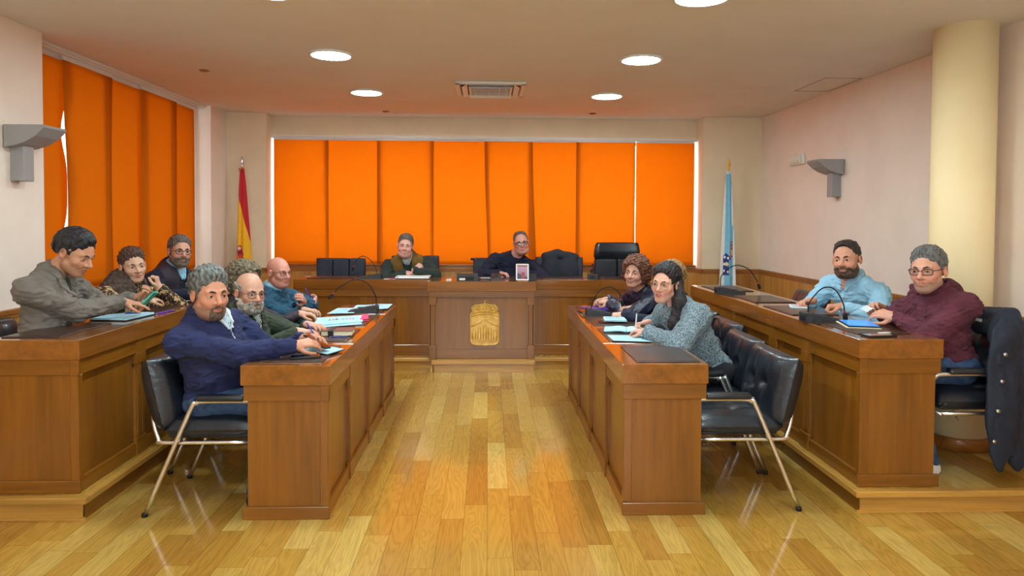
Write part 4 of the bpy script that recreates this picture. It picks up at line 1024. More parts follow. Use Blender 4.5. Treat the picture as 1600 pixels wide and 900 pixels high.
def sconce(x,y,s,label):
    """s = direction into the room along x"""
    r=thing('wall_lamp',label,'lamp',(x,y,1.95),0,'grey metal wall uplights')
    b=MB(); b.b2(x,x+s*.085,y-.05,y+.05,1.78,2.09,bev=.003); b.obj('wall_bracket','gray_metal',r)
    prof=[(0,2.125),(.235,2.125),(.243,2.108),(.19,2.055),(.13,2.02),(.06,1.995),(0,1.985)]
    n=8; sh=MB(); poly=[(x+s*(.01+a),z) for a,z in prof]; sh.prism(poly,y-.115,y+.115,ax=1); sh.obj('shade','gray_metal',r)
    for yy in(y-.118,y+.112): MB().prism([(x+s*(.01+a*.99),z) for a,z in prof],yy,yy+.006,ax=1).obj('end_plate','gray_metal',r)
    for zz,a in((2.11,.03),(2.005,.03)): MB().lathe([(.005,-.122),(.005,-.117)],(x+s*a,y,zz),8,ax=1).obj('screw','steel',r)
sconce(XR,6.37,-1,'grey curved uplight on the right wall beside the emergency light')
sconce(XLn,4.50,1,'grey curved uplight on the left wall, at the photo\'s left edge')
def emergency():
    r=thing('emergency_light','small white emergency light box high on the right wall','lamp',(XR,7.2,2.2))
    MB().b2(XR-.035,XR,7.05,7.36,2.145,2.255,bev=.01,seg=2).obj('housing','white_pl',r)
    b=MB(); b.b2(XR-.05,XR-.034,7.07,7.34,2.16,2.24,bev=.008,seg=2); b.obj('diffuser','white_pl',r)
    b=MB(); 
    for y in(7.12,7.2,7.28): b.b2(XR-.053,XR-.049,y-.02,y+.02,2.17,2.19)
    b.obj('lens_strip','paper_cream',r)
emergency()
for x,y,l in((-2.38,5.9,'small flush ceiling sensor above the left desks'),(-1.18,8.0,'tiny ceiling sensor near the back window, left'),(1.2,8.0,'tiny ceiling sensor near the back window, right')):
    b=MB(); b.lathe([(.03,ZC),(.045,ZC-.004),(.03,ZC-.012),(.012,ZC-.016)],(x,y,0),20); tag(b.obj('ceiling_sensor','rail'),l,'sensor','ceiling sensors')

# ------------------------------------------------------------------ flags
def flag(x,y,label,colf,zt,w0,w1,lean,seed,finial):
    r=thing('flag',label,'flag',(x,y,.12))
    b=MB(); b.tube([(x,y,.12),(x,y,zt+.03)],.013,10); b.obj('pole','gold_wood',r)
    b=MB(); b.lathe([(.14,.12),(.15,.135),(.13,.16),(.03,.18),(.02,.24),(.016,.28)],(x,y,0),28); b.obj('base','gold_wood',r)
    b=MB(); b.lathe([(.012,zt+.02),(.022,zt+.03),(.012,zt+.045),(.016,zt+.055),(.024,zt+.08),(.012,zt+.12),(.001,zt+.155)],(x,y,0),14); b.obj('finial',finial,r)
    z0=.62
    def fn(u,v):
        z=zt-(zt-z0)*v; w=w0+(w1-w0)*v**.75; a=2*PI*u; fold=1+.22*math.sin(6*a+seed+2*v)+.12*math.sin(9*a+seed*2)
        return (x+lean*v+w*math.cos(a)*(1+.08*math.sin(3*a+seed)), y-.0+w*.62*math.sin(a)*fold, z+.03*math.sin(2*a)*v)
    b=MB(); b.grid(fn,160,240,0)
    b.obj('cloth','flag_attr',r,colfn=colf)
    b=MB()
    for k in range(5): a=k*1.3; b.tube([(x,y,zt),(x+.03*math.cos(a),y-.02,zt+.01),(x+.025*math.cos(a+.5),y-.025,zt-.035)],.003,5,smooth_n=3)
    b.obj('tie_ribbon','red' if seed<2 else 'paper',r)
M['flag_attr']=attr_mat('flag_cloth',.7)
def es_col(P):
    x,y,z=P[:,0]+2.81,P[:,1],P[:,2]; n=len(P); c=np.tile(S(236,178,20)[:3],(n,1)).astype(float); red=np.array(S(188,16,34)[:3])
    m=z>1.87-(x+.05)*4.1; c[m]=red
    m=(z<1.03+(-x-.03)*2.2); c[m]=red
    # arms
    dx,dz=x+.035,z-1.16; t=.35; u=dx*math.cos(t)+dz*math.sin(t); v=-dx*math.sin(t)+dz*math.cos(t); front=y<8.0
    sh=(np.abs(u)<.058)&(v<.075)&(v>-.085+np.maximum(0,np.abs(u)-.02)*1.3)&front
    c[sh]=red; q=sh&(u<-.004)&(np.sin(u*380)>0.1); c[q]=S(225,170,40)[:3]; q=sh&(((u-.03)**2+(v-.045)**2)<.018**2); c[q]=S(210,205,200)[:3]; q=sh&(((u-.022)**2+(v)**2)<.014**2); c[q]=S(40,40,70)[:3]; q=sh&(((u-.02)**2+(v+.05)**2)<.02**2)&(np.sin(u*500)*np.sin(v*500)>0); c[q]=S(220,120,90)[:3]
    cr=front&(np.abs(u-.0)<.035)&(v>.10)&(v<.128); c[cr]=S(205,200,190)[:3]; q=front&(np.abs(u+.05)<.018)&(v>.04)&(v<.09); c[q]=red
    return c
def ga_col(P):
    x,y,z=P[:,0]-2.80,P[:,1],P[:,2]; n=len(P); c=np.tile(S(226,230,228)[:3],(n,1)).astype(float); bl=np.array(S(120,188,218)[:3])
    b=(x>-.035-(1.9-z)*.015)&(x<.032)&(z<2.1); c[b]=bl; b=(np.abs(x-.045)<.008)&(z<1.5)&(z>.6); c[b]=bl*1.1
    f=y<8.0; s=f&(x>-.06)&(x<.0+.03*(z>1.1))&(z>.92)&(z<1.18-np.abs(x+.03)*1.2); c[s]=S(28,44,120)[:3]
    q=f&(((x+.025)**2+(z-1.05)**2)<.022**2); c[q]=S(215,205,160)[:3]
    for a,b_ in((-.045,1.13),(-.01,1.12),(-.05,.97),(-.012,.96),(-.05,1.05)): q=f&(np.abs(x-a)<.005)&(np.abs(z-b_)<.014); c[q]=S(235,235,235)[:3]; q=f&(np.abs(x-a)<.012)&(np.abs(z-b_)<.005); c[q]=S(235,235,235)[:3]
    q=f&(np.abs(x-.03)<.022)&(z>1.13)&(z<1.31)&(np.sin(z*150)+np.sin(x*220)>-.2); c[q]=S(190,40,50)[:3]; q=f&(np.abs(x-.035)<.015)&(z>1.15)&(z<1.22); c[q]=S(220,190,120)[:3]
    return c
flag(-2.81,8.0,'red and yellow Spanish flag furled on a pole beside the back window',es_col,2.115,.022,.105,.02,1.,'steel')
flag(2.80,8.0,'white and light blue furled flag with blue shield, right of the back window',ga_col,2.13,.022,.105,.01,4.,'gold_wood')
# ------------------------------------------------------------------ things on the desks
TI,TO=.80,.92
def poly_slab(pts,z0,z1): # pts xy
    return MB().prism(pts,z0,z1)
def quad(cx,cy,w,l,a):
    c,s=math.cos(a),math.sin(a); return [(cx+c*u-s*v,cy+s*u+c*v) for u,v in((-w/2,-l/2),(w/2,-l/2),(w/2,l/2),(-w/2,l/2))]
def desk_pad(cx,cy,z,label,w=.34,l=.50,a=0):
    # w across x, l along y
    r=thing('desk_pad',label,'desk pad',(cx,cy,z),0,'dark leather desk pads')
    R=Rz(a); MB().box((cx,cy,z+.003),(w,l,.006),.002,rot=R).obj('base','pad',r)
    b=MB(); b.box((cx,cy,z+.0068),(w-.03,l-.03,.0016),.0006,rot=R); b.obj('writing_surface','pad',r)
pads=[(.958,3.845,TI,.34,.47,0,'bare dark leather desk pad at the near end of the inner right desk'),
 (.925,4.50,TI,.34,.46,0,'leather desk pad under the open notebook of the woman in grey wool'),
 (.925,5.10,TI,.34,.46,0,'leather desk pad under the small notepad, inner right desk'),
 (.925,5.72,TI,.34,.46,0,'leather desk pad under the purple folder, inner right desk'),
 (-1.03,3.86,TI,.33,.46,0,'leather desk pad under the navy sweater man\'s phone'),
 (-1.03,4.48,TI,.33,.46,0,'leather desk pad under the brown diary'),
 (-1.03,5.10,TI,.33,.46,0,'leather desk pad under the papers with coloured bars'),
 (-1.03,5.78,TI,.33,.46,0,'leather desk pad at the far end of the inner left desk'),
 (-2.39,3.93,TO,.30,.50,0,'bare dark leather desk pad at the near end of the outer left desk'),
 (-2.33,4.80,TO,.30,.50,0,'leather desk pad in front of the leopard print sleeves'),
 (-2.33,5.45,TO,.30,.50,0,'leather desk pad in front of the bearded man in glasses'),
 (2.22,4.02,TO,.30,.48,0,'leather desk pad under the tablet, outer right desk'),
 (2.20,4.80,TO,.32,.50,0,'leather desk pad under the light blue shirt man\'s notepad'),
 (2.22,5.50,TO,.32,.50,0,'leather desk pad left of the notepad, middle of the outer right desk'),
 (2.22,6.35,TO,.32,.50,0,'leather desk pad at the far end of the outer right desk')]
for x,y,z,w,l,a,lb in pads: desk_pad(x,y,z,lb,w,l,a)
desk_pad(-1.66,7.5,TO,'leather desk pad at the left end of the presiding bench',.50,.34)
desk_pad(-.86,7.52,TO,'leather desk pad under the smiling man\'s laptop',.50,.34)
desk_pad(.12,7.52,TO+.0015,'leather desk pad in front of the man in the dark blue sweater',.50,.34)
desk_pad(.80,7.5,TO,'leather desk pad in front of the draped jacket',.44,.34)
desk_pad(1.50,7.5,TO,'leather desk pad in front of the tall leather chair',.46,.34)

def mic(cx,cy,z,a,label,neck,tilt=True,ln=.30,head=True,hr=.012,redring=True):
    """wedge base (high end at local +x), neck points are local (x,y,z above desk)"""
    r=thing('microphone',label,'microphone',(cx,cy,z),a,'gooseneck microphones on the desks')
    h0,h1,w=.018,.062,.11
    def o(b,n,m,p=r): return b.obj(n,m,p,world=False)
    b=MB(); b.prism([(-ln/2,.0),(ln/2,.0),(ln/2,h1*.9),(ln/2-.012,h1),(-ln/2,h0)],-w/2,w/2,ax=1); o(b,'base','mic')
    b=MB(); b.box((ln/2+.001,0,.028),(.003,.06,.028),.001); o(b,'connector_recess','rubber')
    b=MB()
    for k in range(4):
        u=-ln*.25+.0*k; b.box((-ln*.12+.028*k,-.0,.018+.044*((-ln*.12+.028*k)/ln+.5)+.002),(.016,.03,.005),.001)
    o(b,'buttons','rubber')
    b=MB(); b.box((-.03,.036,.018+.044*(.4)+.0025),(.05,.018,.004),.001); o(b,'speaker_grille','rubber')
    P=[V3(*p) for p in neck]; b=MB(); b.tube(P[:-1]+[P[-1]],.0042,8,smooth_n=8); o(b,'gooseneck','mic_black')
    d=nrm(P[-1]-P[-2]); b=MB(); b.tube([P[-1]-d*.004,P[-1]+d*.012],.0075,10); o(b,'ring','red' if redring else 'mic')
    b=MB(); b.tube([P[-1]+d*.010,P[-1]+d*.02,P[-1]+d*.05,P[-1]+d*.058],[hr*.8,hr,hr*1.1,hr*.5],12); o(b,'windscreen','mic_black')
    return r
# local frames: x axis direction = a
mic(-1.0,5.58,TI,0,'gooseneck microphone on the inner left desk beside the blue papers',[(.10,.0,.06),(.095,0,.13),(.04,-.03,.235),(-.06,-.06,.27),(-.17,-.09,.215),(-.215,-.10,.165)],ln=.23)
mic(.875,5.42,TI,math.pi,'gooseneck microphone on the inner right desk before the curly-haired woman',[(.06,0,.06),(.045,0,.12),(-.01,0,.20),(-.09,0,.225),(-.16,.0,.18),(-.175,-.0,.13)],ln=.20)
mic(2.10,4.27,TO,math.pi,'gooseneck microphone with round foam, nearest on the outer right desk',[(.085,0,.06),(.08,0,.12),(.0,-.0,.21),(-.08,0,.205),(-.135,.0,.12),(-.145,0,.065)],ln=.24,hr=.014)
mic(2.10,5.93,TO,math.pi,'gooseneck microphone at the far part of the outer right desk, before the flag',[(.085,0,.06),(.07,0,.16),(-.04,0,.245),(-.16,0,.215),(-.235,0,.12),(-.245,0,.095)],ln=.24)
mic(-1.24,7.36,TO,0,'gooseneck microphone left of the smiling man on the presiding bench',[(.06,0,.06),(.045,0,.12),(-.01,0,.20),(-.09,0,.24),(-.16,.0,.19),(-.18,-.0,.135)],ln=.22)
mic(.085,7.30,TO,math.pi/2,'gooseneck microphone bending left before the man in the dark blue sweater',[(.0,-.03,.06),(.0,-.03,.13),(.0,.01,.18),(.0,.09,.205),(-.0,.20,.215),(0,.215,.215)],ln=.15)
mic(1.13,7.36,TO,-math.pi*.6,'gooseneck microphone left of the tall leather chair, pointing at the camera',[(.02,0,.06),(.03,0,.12),(.06,.0,.17),(.11,0,.16),(.13,.0,.13)],ln=.17)
def cable(pts,label,r=.003):
    b=MB(); b.tube(pts,r,6,smooth_n=5); tag(b.obj('cable','rubber'),label,'cable')
cable([(-.885,5.58,.815),(-.86,5.56,.806),(-.85,5.50,.804),(-.875,5.47,.804),(-.89,5.52,.804),(-.84,5.6,.804)],'short black cable coiled behind the inner left desk microphone')
cable([(.775,5.42,.82),(.75,5.40,.805),(.76,5.34,.804),(.79,5.30,.804),(.75,5.26,.804),(.73,5.35,.804),(.74,5.6,.804)],'short black cable behind the inner right desk microphone')
cable([(1.98,4.27,.95),(1.955+.05,4.24,.925),(2.02,4.19,.924),(2.05,4.17,.924),(2.01,4.14,.924)],'coiled cable at the nearest outer right desk microphone')
cable([(1.98,5.93,.95),(1.999,5.88,.925),(2.02,5.76,.924),(2.10,5.70,.924),(2.14,5.68,.924)],'cable running from the far outer right desk microphone')
def paper(name,pts,z,label,mat='paper',th=.0015,cat='paper',extra=None):
    r=thing(name,label,cat,(np.mean([p[0] for p in pts]),np.mean([p[1] for p in pts]),z))
    poly_slab(pts,z,z+th).obj('sheet',mat,r)
    # printed lines
    P=[V3(p[0],p[1],0) for p in pts]; b=MB(); n=9
    for k in range(n):
        t=.15+.7*k/(n-1); a=P[0]*(1-t)+P[3]*t; c=P[1]*(1-t)+P[2]*t; a2=a*.88+c*.12; c2=a*(.2 if k%3 else .1)+c*(.8 if k%3 else .9)
        d=nrm(P[3]-P[0])*.0016; b.add([tuple(a2-d+V3(0,0,z+th+.0004)),tuple(c2-d+V3(0,0,z+th+.0004)),tuple(c2+d+V3(0,0,z+th+.0004)),tuple(a2+d+V3(0,0,z+th+.0004))],[(0,1,2,3)])
    if extra!='none': b.obj('printed_lines','ink',r)
    return r
M['ink']=plain('printed_ink',S(120,140,160),.8)
def phone(cx,cy,z,a,label,w=.075,l=.155,mat='phone',case='rubber',th=.009,R=None):
    r=thing('smartphone',label,'phone',(cx,cy,z)); R=R if R is not None else Rz(a)
    MB().box((cx,cy,z+th/2),(w,l,th),.003,rot=R,seg=2).obj('case',case,r)
    o=V3(*(R@Vector((0,0,th/2+.0006)))); MB().box((cx+o[0],cy+o[1],z+th/2+o[2]),(w-.008,l-.008,.0016),.0006,rot=R).obj('screen',mat,r)
    return r
# inner left
phone(-.975,3.72,TI+.008,math.radians(-72),'black smartphone lying near the end of the inner left desk')
def notebook_open(cx,cy,z,a,w,l,label,cover='rubber',page='paper',th=.008,rise=.012,name='notebook'):
    r=thing(name,label,'notebook',(cx,cy,z)); R=Rz(a)
    def T(u,v,h): p=R@Vector((u,v,0)); return (cx+p.x,cy+p.y,z+h)
    MB().box((cx,cy,z+.002),(w,l,.004),.001,rot=R).obj('cover',cover,r)
    for sx in(-1,1):
        b=MB(); b.grid(lambda u,v:T(sx*(.002+(w/2-.006)*u),(v-.5)*(l-.01),.004+th/2+rise*.5*math.sin(PI*min(1,u*1.2))*(1-u)),12,2,th); b.obj('page',page,r)
    return r
notebook_open(-.945,3.90,TI+.008,math.radians(-25),.23,.16,'open white notebook by the hands of the man in the navy sweater',page='paper_blue',th=.006)
def book(cx,cy,z,a,w,l,h,label,cover='brown_lea',strap=True):
    r=thing('diary',label,'book',(cx,cy,z)); R=Rz(a)
    MB().box((cx,cy,z+h/2),(w-.010,l-.008,h-.006),.001,rot=R).obj('pages','paper_cream',r)
    b=MB(); b.box((cx,cy,z+.0018),(w,l,.0036),.001,rot=R); b.box((cx,cy,z+h-.0018),(w,l,.0036),.001,rot=R)
    o=R@Vector((-w/2+.002,0,0)); b.box((cx+o.x,cy+o.y,z+h/2),(.004,l,h),.001,rot=R); b.obj('cover',cover,r)
    if strap:
        b=MB(); o=R@Vector((-w*.18,0,0)); b.box((cx+o.x,cy+o.y,z+h/2),(.035,l+.006,h+.004),.002,rot=R); b.obj('strap','rubber',r)
book(-.965,4.47,TI+.008,math.radians(4),.20,.15,.034,'thick brown leather diary with dark strap on the inner left desk')
book(-.93,4.49,TI+.0425,math.radians(-3),.16,.13,.004,'thin blue booklet lying on the brown diary','paper_blue',False) if False else None
def pen(a,b_,label,col='blue_pl',r=.0042,tip='steel'):
    a=V3(*a);b_=V3(*b_); d=nrm(b_-a); t=thing('pen',label,'pen',tuple(a))
    MB().tube([a+d*.012,a+d*.02,b_-d*.004,b_],[r*.8,r,r,r*.8],8).obj('barrel',col,t)
    MB().tube([a,a+d*.013],[.0008,r*.8],8).obj('tip',tip,t)
    m=a*.25+b_*.75; n=nrm(np.cross(d,V3(0,0,1))+V3(0,0,.6)); MB().tube([b_-d*.004+n*r*.5,b_-d*.004+n*r*1.7,b_-d*.04+n*r*1.7],.0011,6).obj('clip',tip,t)
pen((-.99,4.335,TI+.013),(-.88,4.375,TI+.013),'blue pen in front of the brown diary')
paper('paper_sheet',[(-1.19,4.72),(-.885,4.90),(-.99,5.20),(-1.25,5.12)],TI+.009,'lower bluish sheet under the document with coloured bars','paper_blue')
r=paper('open_document',[(-1.20,4.78),(-.90,4.98),(-.955,5.30),(-1.27,5.16)],TI+.013,'open bluish document with a row of coloured bars','paper_blue',.005)
b=MB()
cols=[('bar_green',S(120,190,110)),('bar_pink',S(232,130,150)),('bar_blue',S(70,130,200)),('bar_yellow',S(222,200,90)),('bar_teal',S(120,200,190)),('bar_lilac',S(190,170,210)),('bar_rose',S(226,160,180)),('bar_grey',S(170,180,195))]
for i,(n_,c) in enumerate(cols):
    t=.24+.072*i; M[n_]=plain(n_,c,.8); a=V3(-1.225,5.02,0)*(1-t)+V3(-.915,5.16,0)*t
    b=MB(); b.box((a[0],a[1],TI+.0188),(.017,.075,.0012),rot=Rz(math.radians(10))); b.obj('coloured_bar',n_,r)
t=thing('card_folder','magenta card folder under the document with coloured bars','folder',(-.92,5.2,TI+.009)); poly_slab([(-.98,5.02),(-.875,5.06),(-.93,5.37),(-1.04,5.32)],TI+.0105,TI+.0125).obj('back_cover','pink',t); poly_slab([(-.935,5.06),(-.878,5.085),(-.925,5.36),(-.965,5.34)],TI+.0186,TI+.0198).obj('front_flap','pink',t)
paper('paper_sheet',[(-1.26,5.44),(-1.06,5.47),(-1.07,5.80),(-1.25,5.78)],TI+.009,'printed sheet behind the document with coloured bars, left of the microphone','paper_blue')
paper('paper_sheet',[(-1.12,5.72),(-.90,5.78),(-.93,6.02),(-1.13,5.98)],TI+.010,'printed sheet just behind the inner left desk microphone','paper_blue')
paper('paper_sheet',[(-1.0,5.62),(-.83,5.74),(-.83,6.03),(-.99,6.03)],TI+.013,'topmost sheet at the far end of the inner left desk','paper_blue')
# inner right
paper('paper_sheet',[(.775,4.22),(1.10,4.17),(1.10,4.40),(.770,4.42)],TI+.009,'large bluish sheet in front of the open notebook, inner right desk','paper_blue',.002)
notebook_open(.93,4.60,TI+.0085,math.radians(-12),.30,.20,'open notebook with cream pages before the woman in grey wool',page='paper_blue',th=.010,rise=.02)
paper('notepad',[(.84,4.96),(1.0,4.93),(1.01,5.10),(.86,5.12)],TI+.021,'small bluish notepad on the dark phone, inner right desk','paper_blue',.012,'notepad')
phone(.885,5.0,TI+.010,math.radians(-75),'dark smartphone under the small notepad, inner right desk',.075,.15,'phone','brown_lea')
t=thing('folder','purple and blue folder under the curly-haired woman\'s hands','folder',(.90,5.76,TI+.009)); poly_slab(quad(.92,5.74,.22,.26,.1),TI+.009,TI+.014).obj('cover','purple',t); poly_slab(quad(.96,5.68,.14,.16,.1),TI+.0142,TI+.018).obj('insert','blue_pl',t)
phone(.78,5.62,TI+.001,math.radians(10),'black phone at the aisle edge of the inner right desk',.07,.14)
# outer right
phone(2.15,3.72,TO+.001,math.radians(-82),'black smartphone at the near end of the outer right desk',.08,.17)
t=thing('key_card','small white card with ring on the black phone','card',(2.20,3.76,TO+.012)); MB().box((2.205,3.765,TO+.013),(.06,.028,.004),.001,rot=Rz(.2)).obj('card','white_pl',t); MB().tube([(2.235+.012*math.cos(a),3.77+.012*math.sin(a),TO+.014) for a in np.linspace(0,2*PI,13)[:-1]],.002,6,closed=True).obj('ring','steel',t)
t=thing('tablet','tablet with blue screen in an open cover, outer right desk','tablet',(2.22,4.07,TO+.009)); MB().box((2.22,4.06,TO+.011),(.19,.26,.006),.002,rot=Rz(-.25)).obj('cover','paper_cream',t)
MB().box((2.225,4.06,TO+.0185),(.18,.25,.008),.002,rot=Rz(-.25)).obj('body','rubber',t)
m,nt,b_=new_mat('tablet_screen'); b_.inputs['Base Color'].default_value=S(40,90,180); b_.inputs['Emission Color'].default_value=S(60,130,225); b_.inputs['Emission Strength'].default_value=1.0; setp(b_,rough=.15); M['screen_b']=m
MB().box((2.225,4.06,TO+.0232),(.165,.235,.0015),rot=Rz(-.25)).obj('screen','screen_b',t)
paper('notepad',[(2.17,4.88),(2.28,4.84),(2.33,5.0),(2.23,5.04)],TO+.009,'small white notepad under the light blue shirt man\'s hand','paper',.008,'notepad')
# outer left
r=thing('spiral_notebook','bluish spiral notebook before the man in the taupe jacket','notebook',(-2.28,4.42,TO+.001)); A_=-.12
MB().box((-2.30,4.43,TO+.004),(.23,.30,.004),.001,rot=Rz(A_)).obj('cover','rubber',r); MB().box((-2.30,4.43,TO+.012),(.222,.292,.011),.001,rot=Rz(A_)).obj('pages','paper_blue',r)
b=MB()
for k in range(16):
    p=Rz(A_)@Vector((-.10+.2*k/15,.146,0)); c=(-2.30+p.x,4.43+p.y,TO+.010); b.tube([(c[0],c[1]+.008*math.cos(a),c[2]+.010*math.sin(a)) for a in np.linspace(0,2*PI,9)[:-1]],.0012,5,closed=True)
b.obj('spiral_binding','steel',r)
pen((-2.33,4.48,TO+.022),(-2.24,4.50,TO+.022),'blue pen lying on the spiral notebook','blue_pl')
pen((-2.17,4.58,TO+.006),(-2.13,4.76,TO+.006),'violet pen lying beyond the spiral notebook','purple')
t=phone(-2.30,5.25,TO+.010,math.radians(70),'dark tablet lying before the bearded man in glasses',.11,.20)
# presiding bench
t=thing('laptop','closed pale laptop on the pad before the smiling man','laptop',(-.80,7.42,TO+.008)); MB().box((-.80,7.42,TO+.014),(.36,.24,.012),.003,seg=2).obj('base','steel',t); MB().box((-.80,7.42,TO+.0235),(.36,.24,.006),.002,seg=2).obj('lid','white_pl',t)
paper('paper_sheet',[(-1.10,7.30),(-.98,7.30),(-.97,7.44),(-1.09,7.44)],TO+.001,'white papers between the microphone and the laptop','paper')
t=thing('red_tag','small red tag on the papers left of the laptop','tag',(-1.02,7.31,TO+.004)); MB().box((-1.02,7.33,TO+.007),(.06,.035,.008),.003).obj('tag','red',t)
t=thing('spectacles','folded spectacles on the bench by the white papers','glasses',(-.99,7.28,TO+.003)); b=MB()
for k in(-1,1): b.tube([(-.99+k*.025+.02*math.cos(a),7.285,TO+.018+.016*math.sin(a)) for a in np.linspace(0,2*PI,13)[:-1]],.0016,6,closed=True)
b.obj('frame','glass_dark',t)
t=thing('sticky_notes','small cream block of sticky notes on the presiding bench','stationery',(-.405,7.10,TO+.002)); MB().box((-.405,7.115,TO+.010),(.055,.055,.016),.001).obj('block','paper_cream',t); MB().box((-.404,7.114,TO+.0195),(.053,.053,.0025),.0005,rot=Rz(.1)).obj('top_sheet','paper',t)
t=thing('control_unit','wide black control unit left of the centre microphone','electronics',(-.215,7.14,TO+.002)); 
b=MB(); b.prism([(7.07,TO+.002),(7.19,TO+.002),(7.19,TO+.075),(7.09,TO+.075),(7.07,TO+.062)],-.215-.108,-.215+.108,ax=0); b.obj('housing','mic',t); MB().b2(-.30,-.15,7.064,7.072,TO+.012,TO+.05,bev=.002).obj('front_recess','rubber',t); MB().b2(-.295,-.235,7.060,7.066,TO+.012,TO+.034,bev=.001).obj('display','white_pl',t)
paper('paper_sheet',[(-.08,7.30),(.02,7.30),(.02,7.42),(-.08,7.42)],TO+.012,'white paper behind the centre microphone','paper')
t=thing('photo_frame','white framed portrait photograph standing on the presiding bench','picture frame',(.345,7.12,TO+.002)); R_=Matrix.Rotation(math.radians(-12),3,'X')@Rz(math.radians(4))
c=V3(.352,7.12,TO+.092)
b=MB()
for du,dv,w_,h_ in((-.060,0,.014,.17),(.060,0,.014,.17),(0,.080,.12,.014),(0,-.079,.12,.014)): p=R_@Vector((du,0,dv)); b.box(tuple(c+V3(*p)),(w_,.012,h_),.002,rot=R_)
b.obj('frame','white_pl',t)
def pic(P):
    q=(P-c)@np.array(R_); x,z=q[:,0],q[:,2]; n=len(P); o=np.zeros((n,3)); g=np.clip((z+.08)/.16,0,1)[:,None]; o[:]=np.array(S(120,80,120)[:3])*(1-g)+np.array(S(190,140,165)[:3])*g
    o[z>.058]=S(150,50,50)[:3]; m=z<-.03-.02*np.sin(x*30); o[m]=S(40,40,62)[:3]; m=(np.abs(x-.008)<.018)&(z<-.0)&(z>-.08); o[m]=S(150,50,54)[:3]; m=((x-.006)**2+(z-.010)**2)<.012**2; o[m]=S(190,120,90)[:3]; return o
M['photo']=attr_mat('photo_print',.3)
b=MB(); b.grid(lambda u,v: tuple(c+V3(*(R_@Vector(((u-.5)*.11,.0,(v-.5)*.15))))),44,60,.003); b.obj('photograph','photo',t,colfn=pic)
b=MB(); b.prism([(7.13,TO+.002),(7.20,TO+.002),(7.145,TO+.075)],.43,.50,ax=0) ; t2=thing('card_holder','black triangular holder beside the framed photograph','stationery',(.465,7.15,TO+.002)); b.obj('wedge','rubber',t2); MB().b2(.425,.505,7.12,7.21,TO+.0016,TO+.005,bev=.001).obj('foot_plate','rubber',t2)
# ------------------------------------------------------------------ people
GREY=S(96,98,98)
def zipper(c,col='steel',z0=-.10,z1=-.20,x=0.):
    MB().tube([surf(c,x,z,off=.002) for z in np.linspace(z0,z1,7)],.003,6).obj('zip',col,c['root'])
def buttons(c,mat='white_pl',zs=(-.14,-.21),x=0.,r=.007):
    for z in zs: MB().sph(tuple(surf(c,x,z,off=.003)),(r,r,r*.7),8,6).obj('button',mat,c['root'])
def placket(c,mat,z0=-.08,z1=-.30,w=.016):
    patch(c,'placket',mat,.0035,lambda x,y,z,q:np.maximum.reduce([np.abs(x)-w,-y,z-z0,z1-z]),R=.30,dz=-.12)
def hood(c,mat='maroon',t=.030,back=.045):
    B=c['B']; FH=Field()
    pr=[]; n=10
    P=[]
    for k in range(n+1):
        a=math.radians(-150+300*k/n); x=math.sin(a)*(c['neckr']+.040); y=-math.cos(a)*(c['neckr']+.038); z=.028-.055*max(0,-math.cos(a)*-1)*0-.06*max(0,math.cos(a+PI))*1
        P.append(c['nb']+c['tr']*x+c['tf']*(y-.005)+c['up']*(z+(.012 if y<0 else 0)))
    for a,b_ in zip(P[:-1],P[1:]): pr.append(Cap(a,b_,t*.8,t*.8,.02))
    pr.append(Ell(c['nb']-c['tf']*(.100)-c['up']*.005,(.125,back+.02,.080),B,.04))
    FH.add(union(pr),.01); sd=c['seed']
    FH.post=lambda p,d: smax(d+.006*wob(p,50,sd),-Cap(c['nb']-c['up']*.02,c['nk1']+c['up']*.05,c['neckr']+.012,c['neckr']+.03)[0](p),.01)
    V,Q=mesh_field(FH,.005); np_obj('hood',V,Q,mat,c['root'])
    for sx in(-1,1): MB().tube([surf(c,.030*sx,-.05,off=.004),surf(c,.034*sx,-.09,off=.006),surf(c,.036*sx,-.15,off=.006)],.004,6,smooth_n=3).obj('drawstring',mat,c['root'])
    neckline(c,None,band=True,bo=.016,br=.036,w=.018,l=.05,collar=mat)
def shirtfront(c,mat,w=.03,l=.10,off=.0):
    """shirt panel visible in the open neck"""
    F=Field(); F.add(union([Cap(c['nb']-c['up']*.02+c['tf']*(.035+off),c['nb']-c['up']*l+c['tf']*(.07+off+l*.25),w,w*.8,.02)]),0)
    V,Q=mesh_field(F,.005); np_obj('shirt_front',V,Q,mat,c['root'])
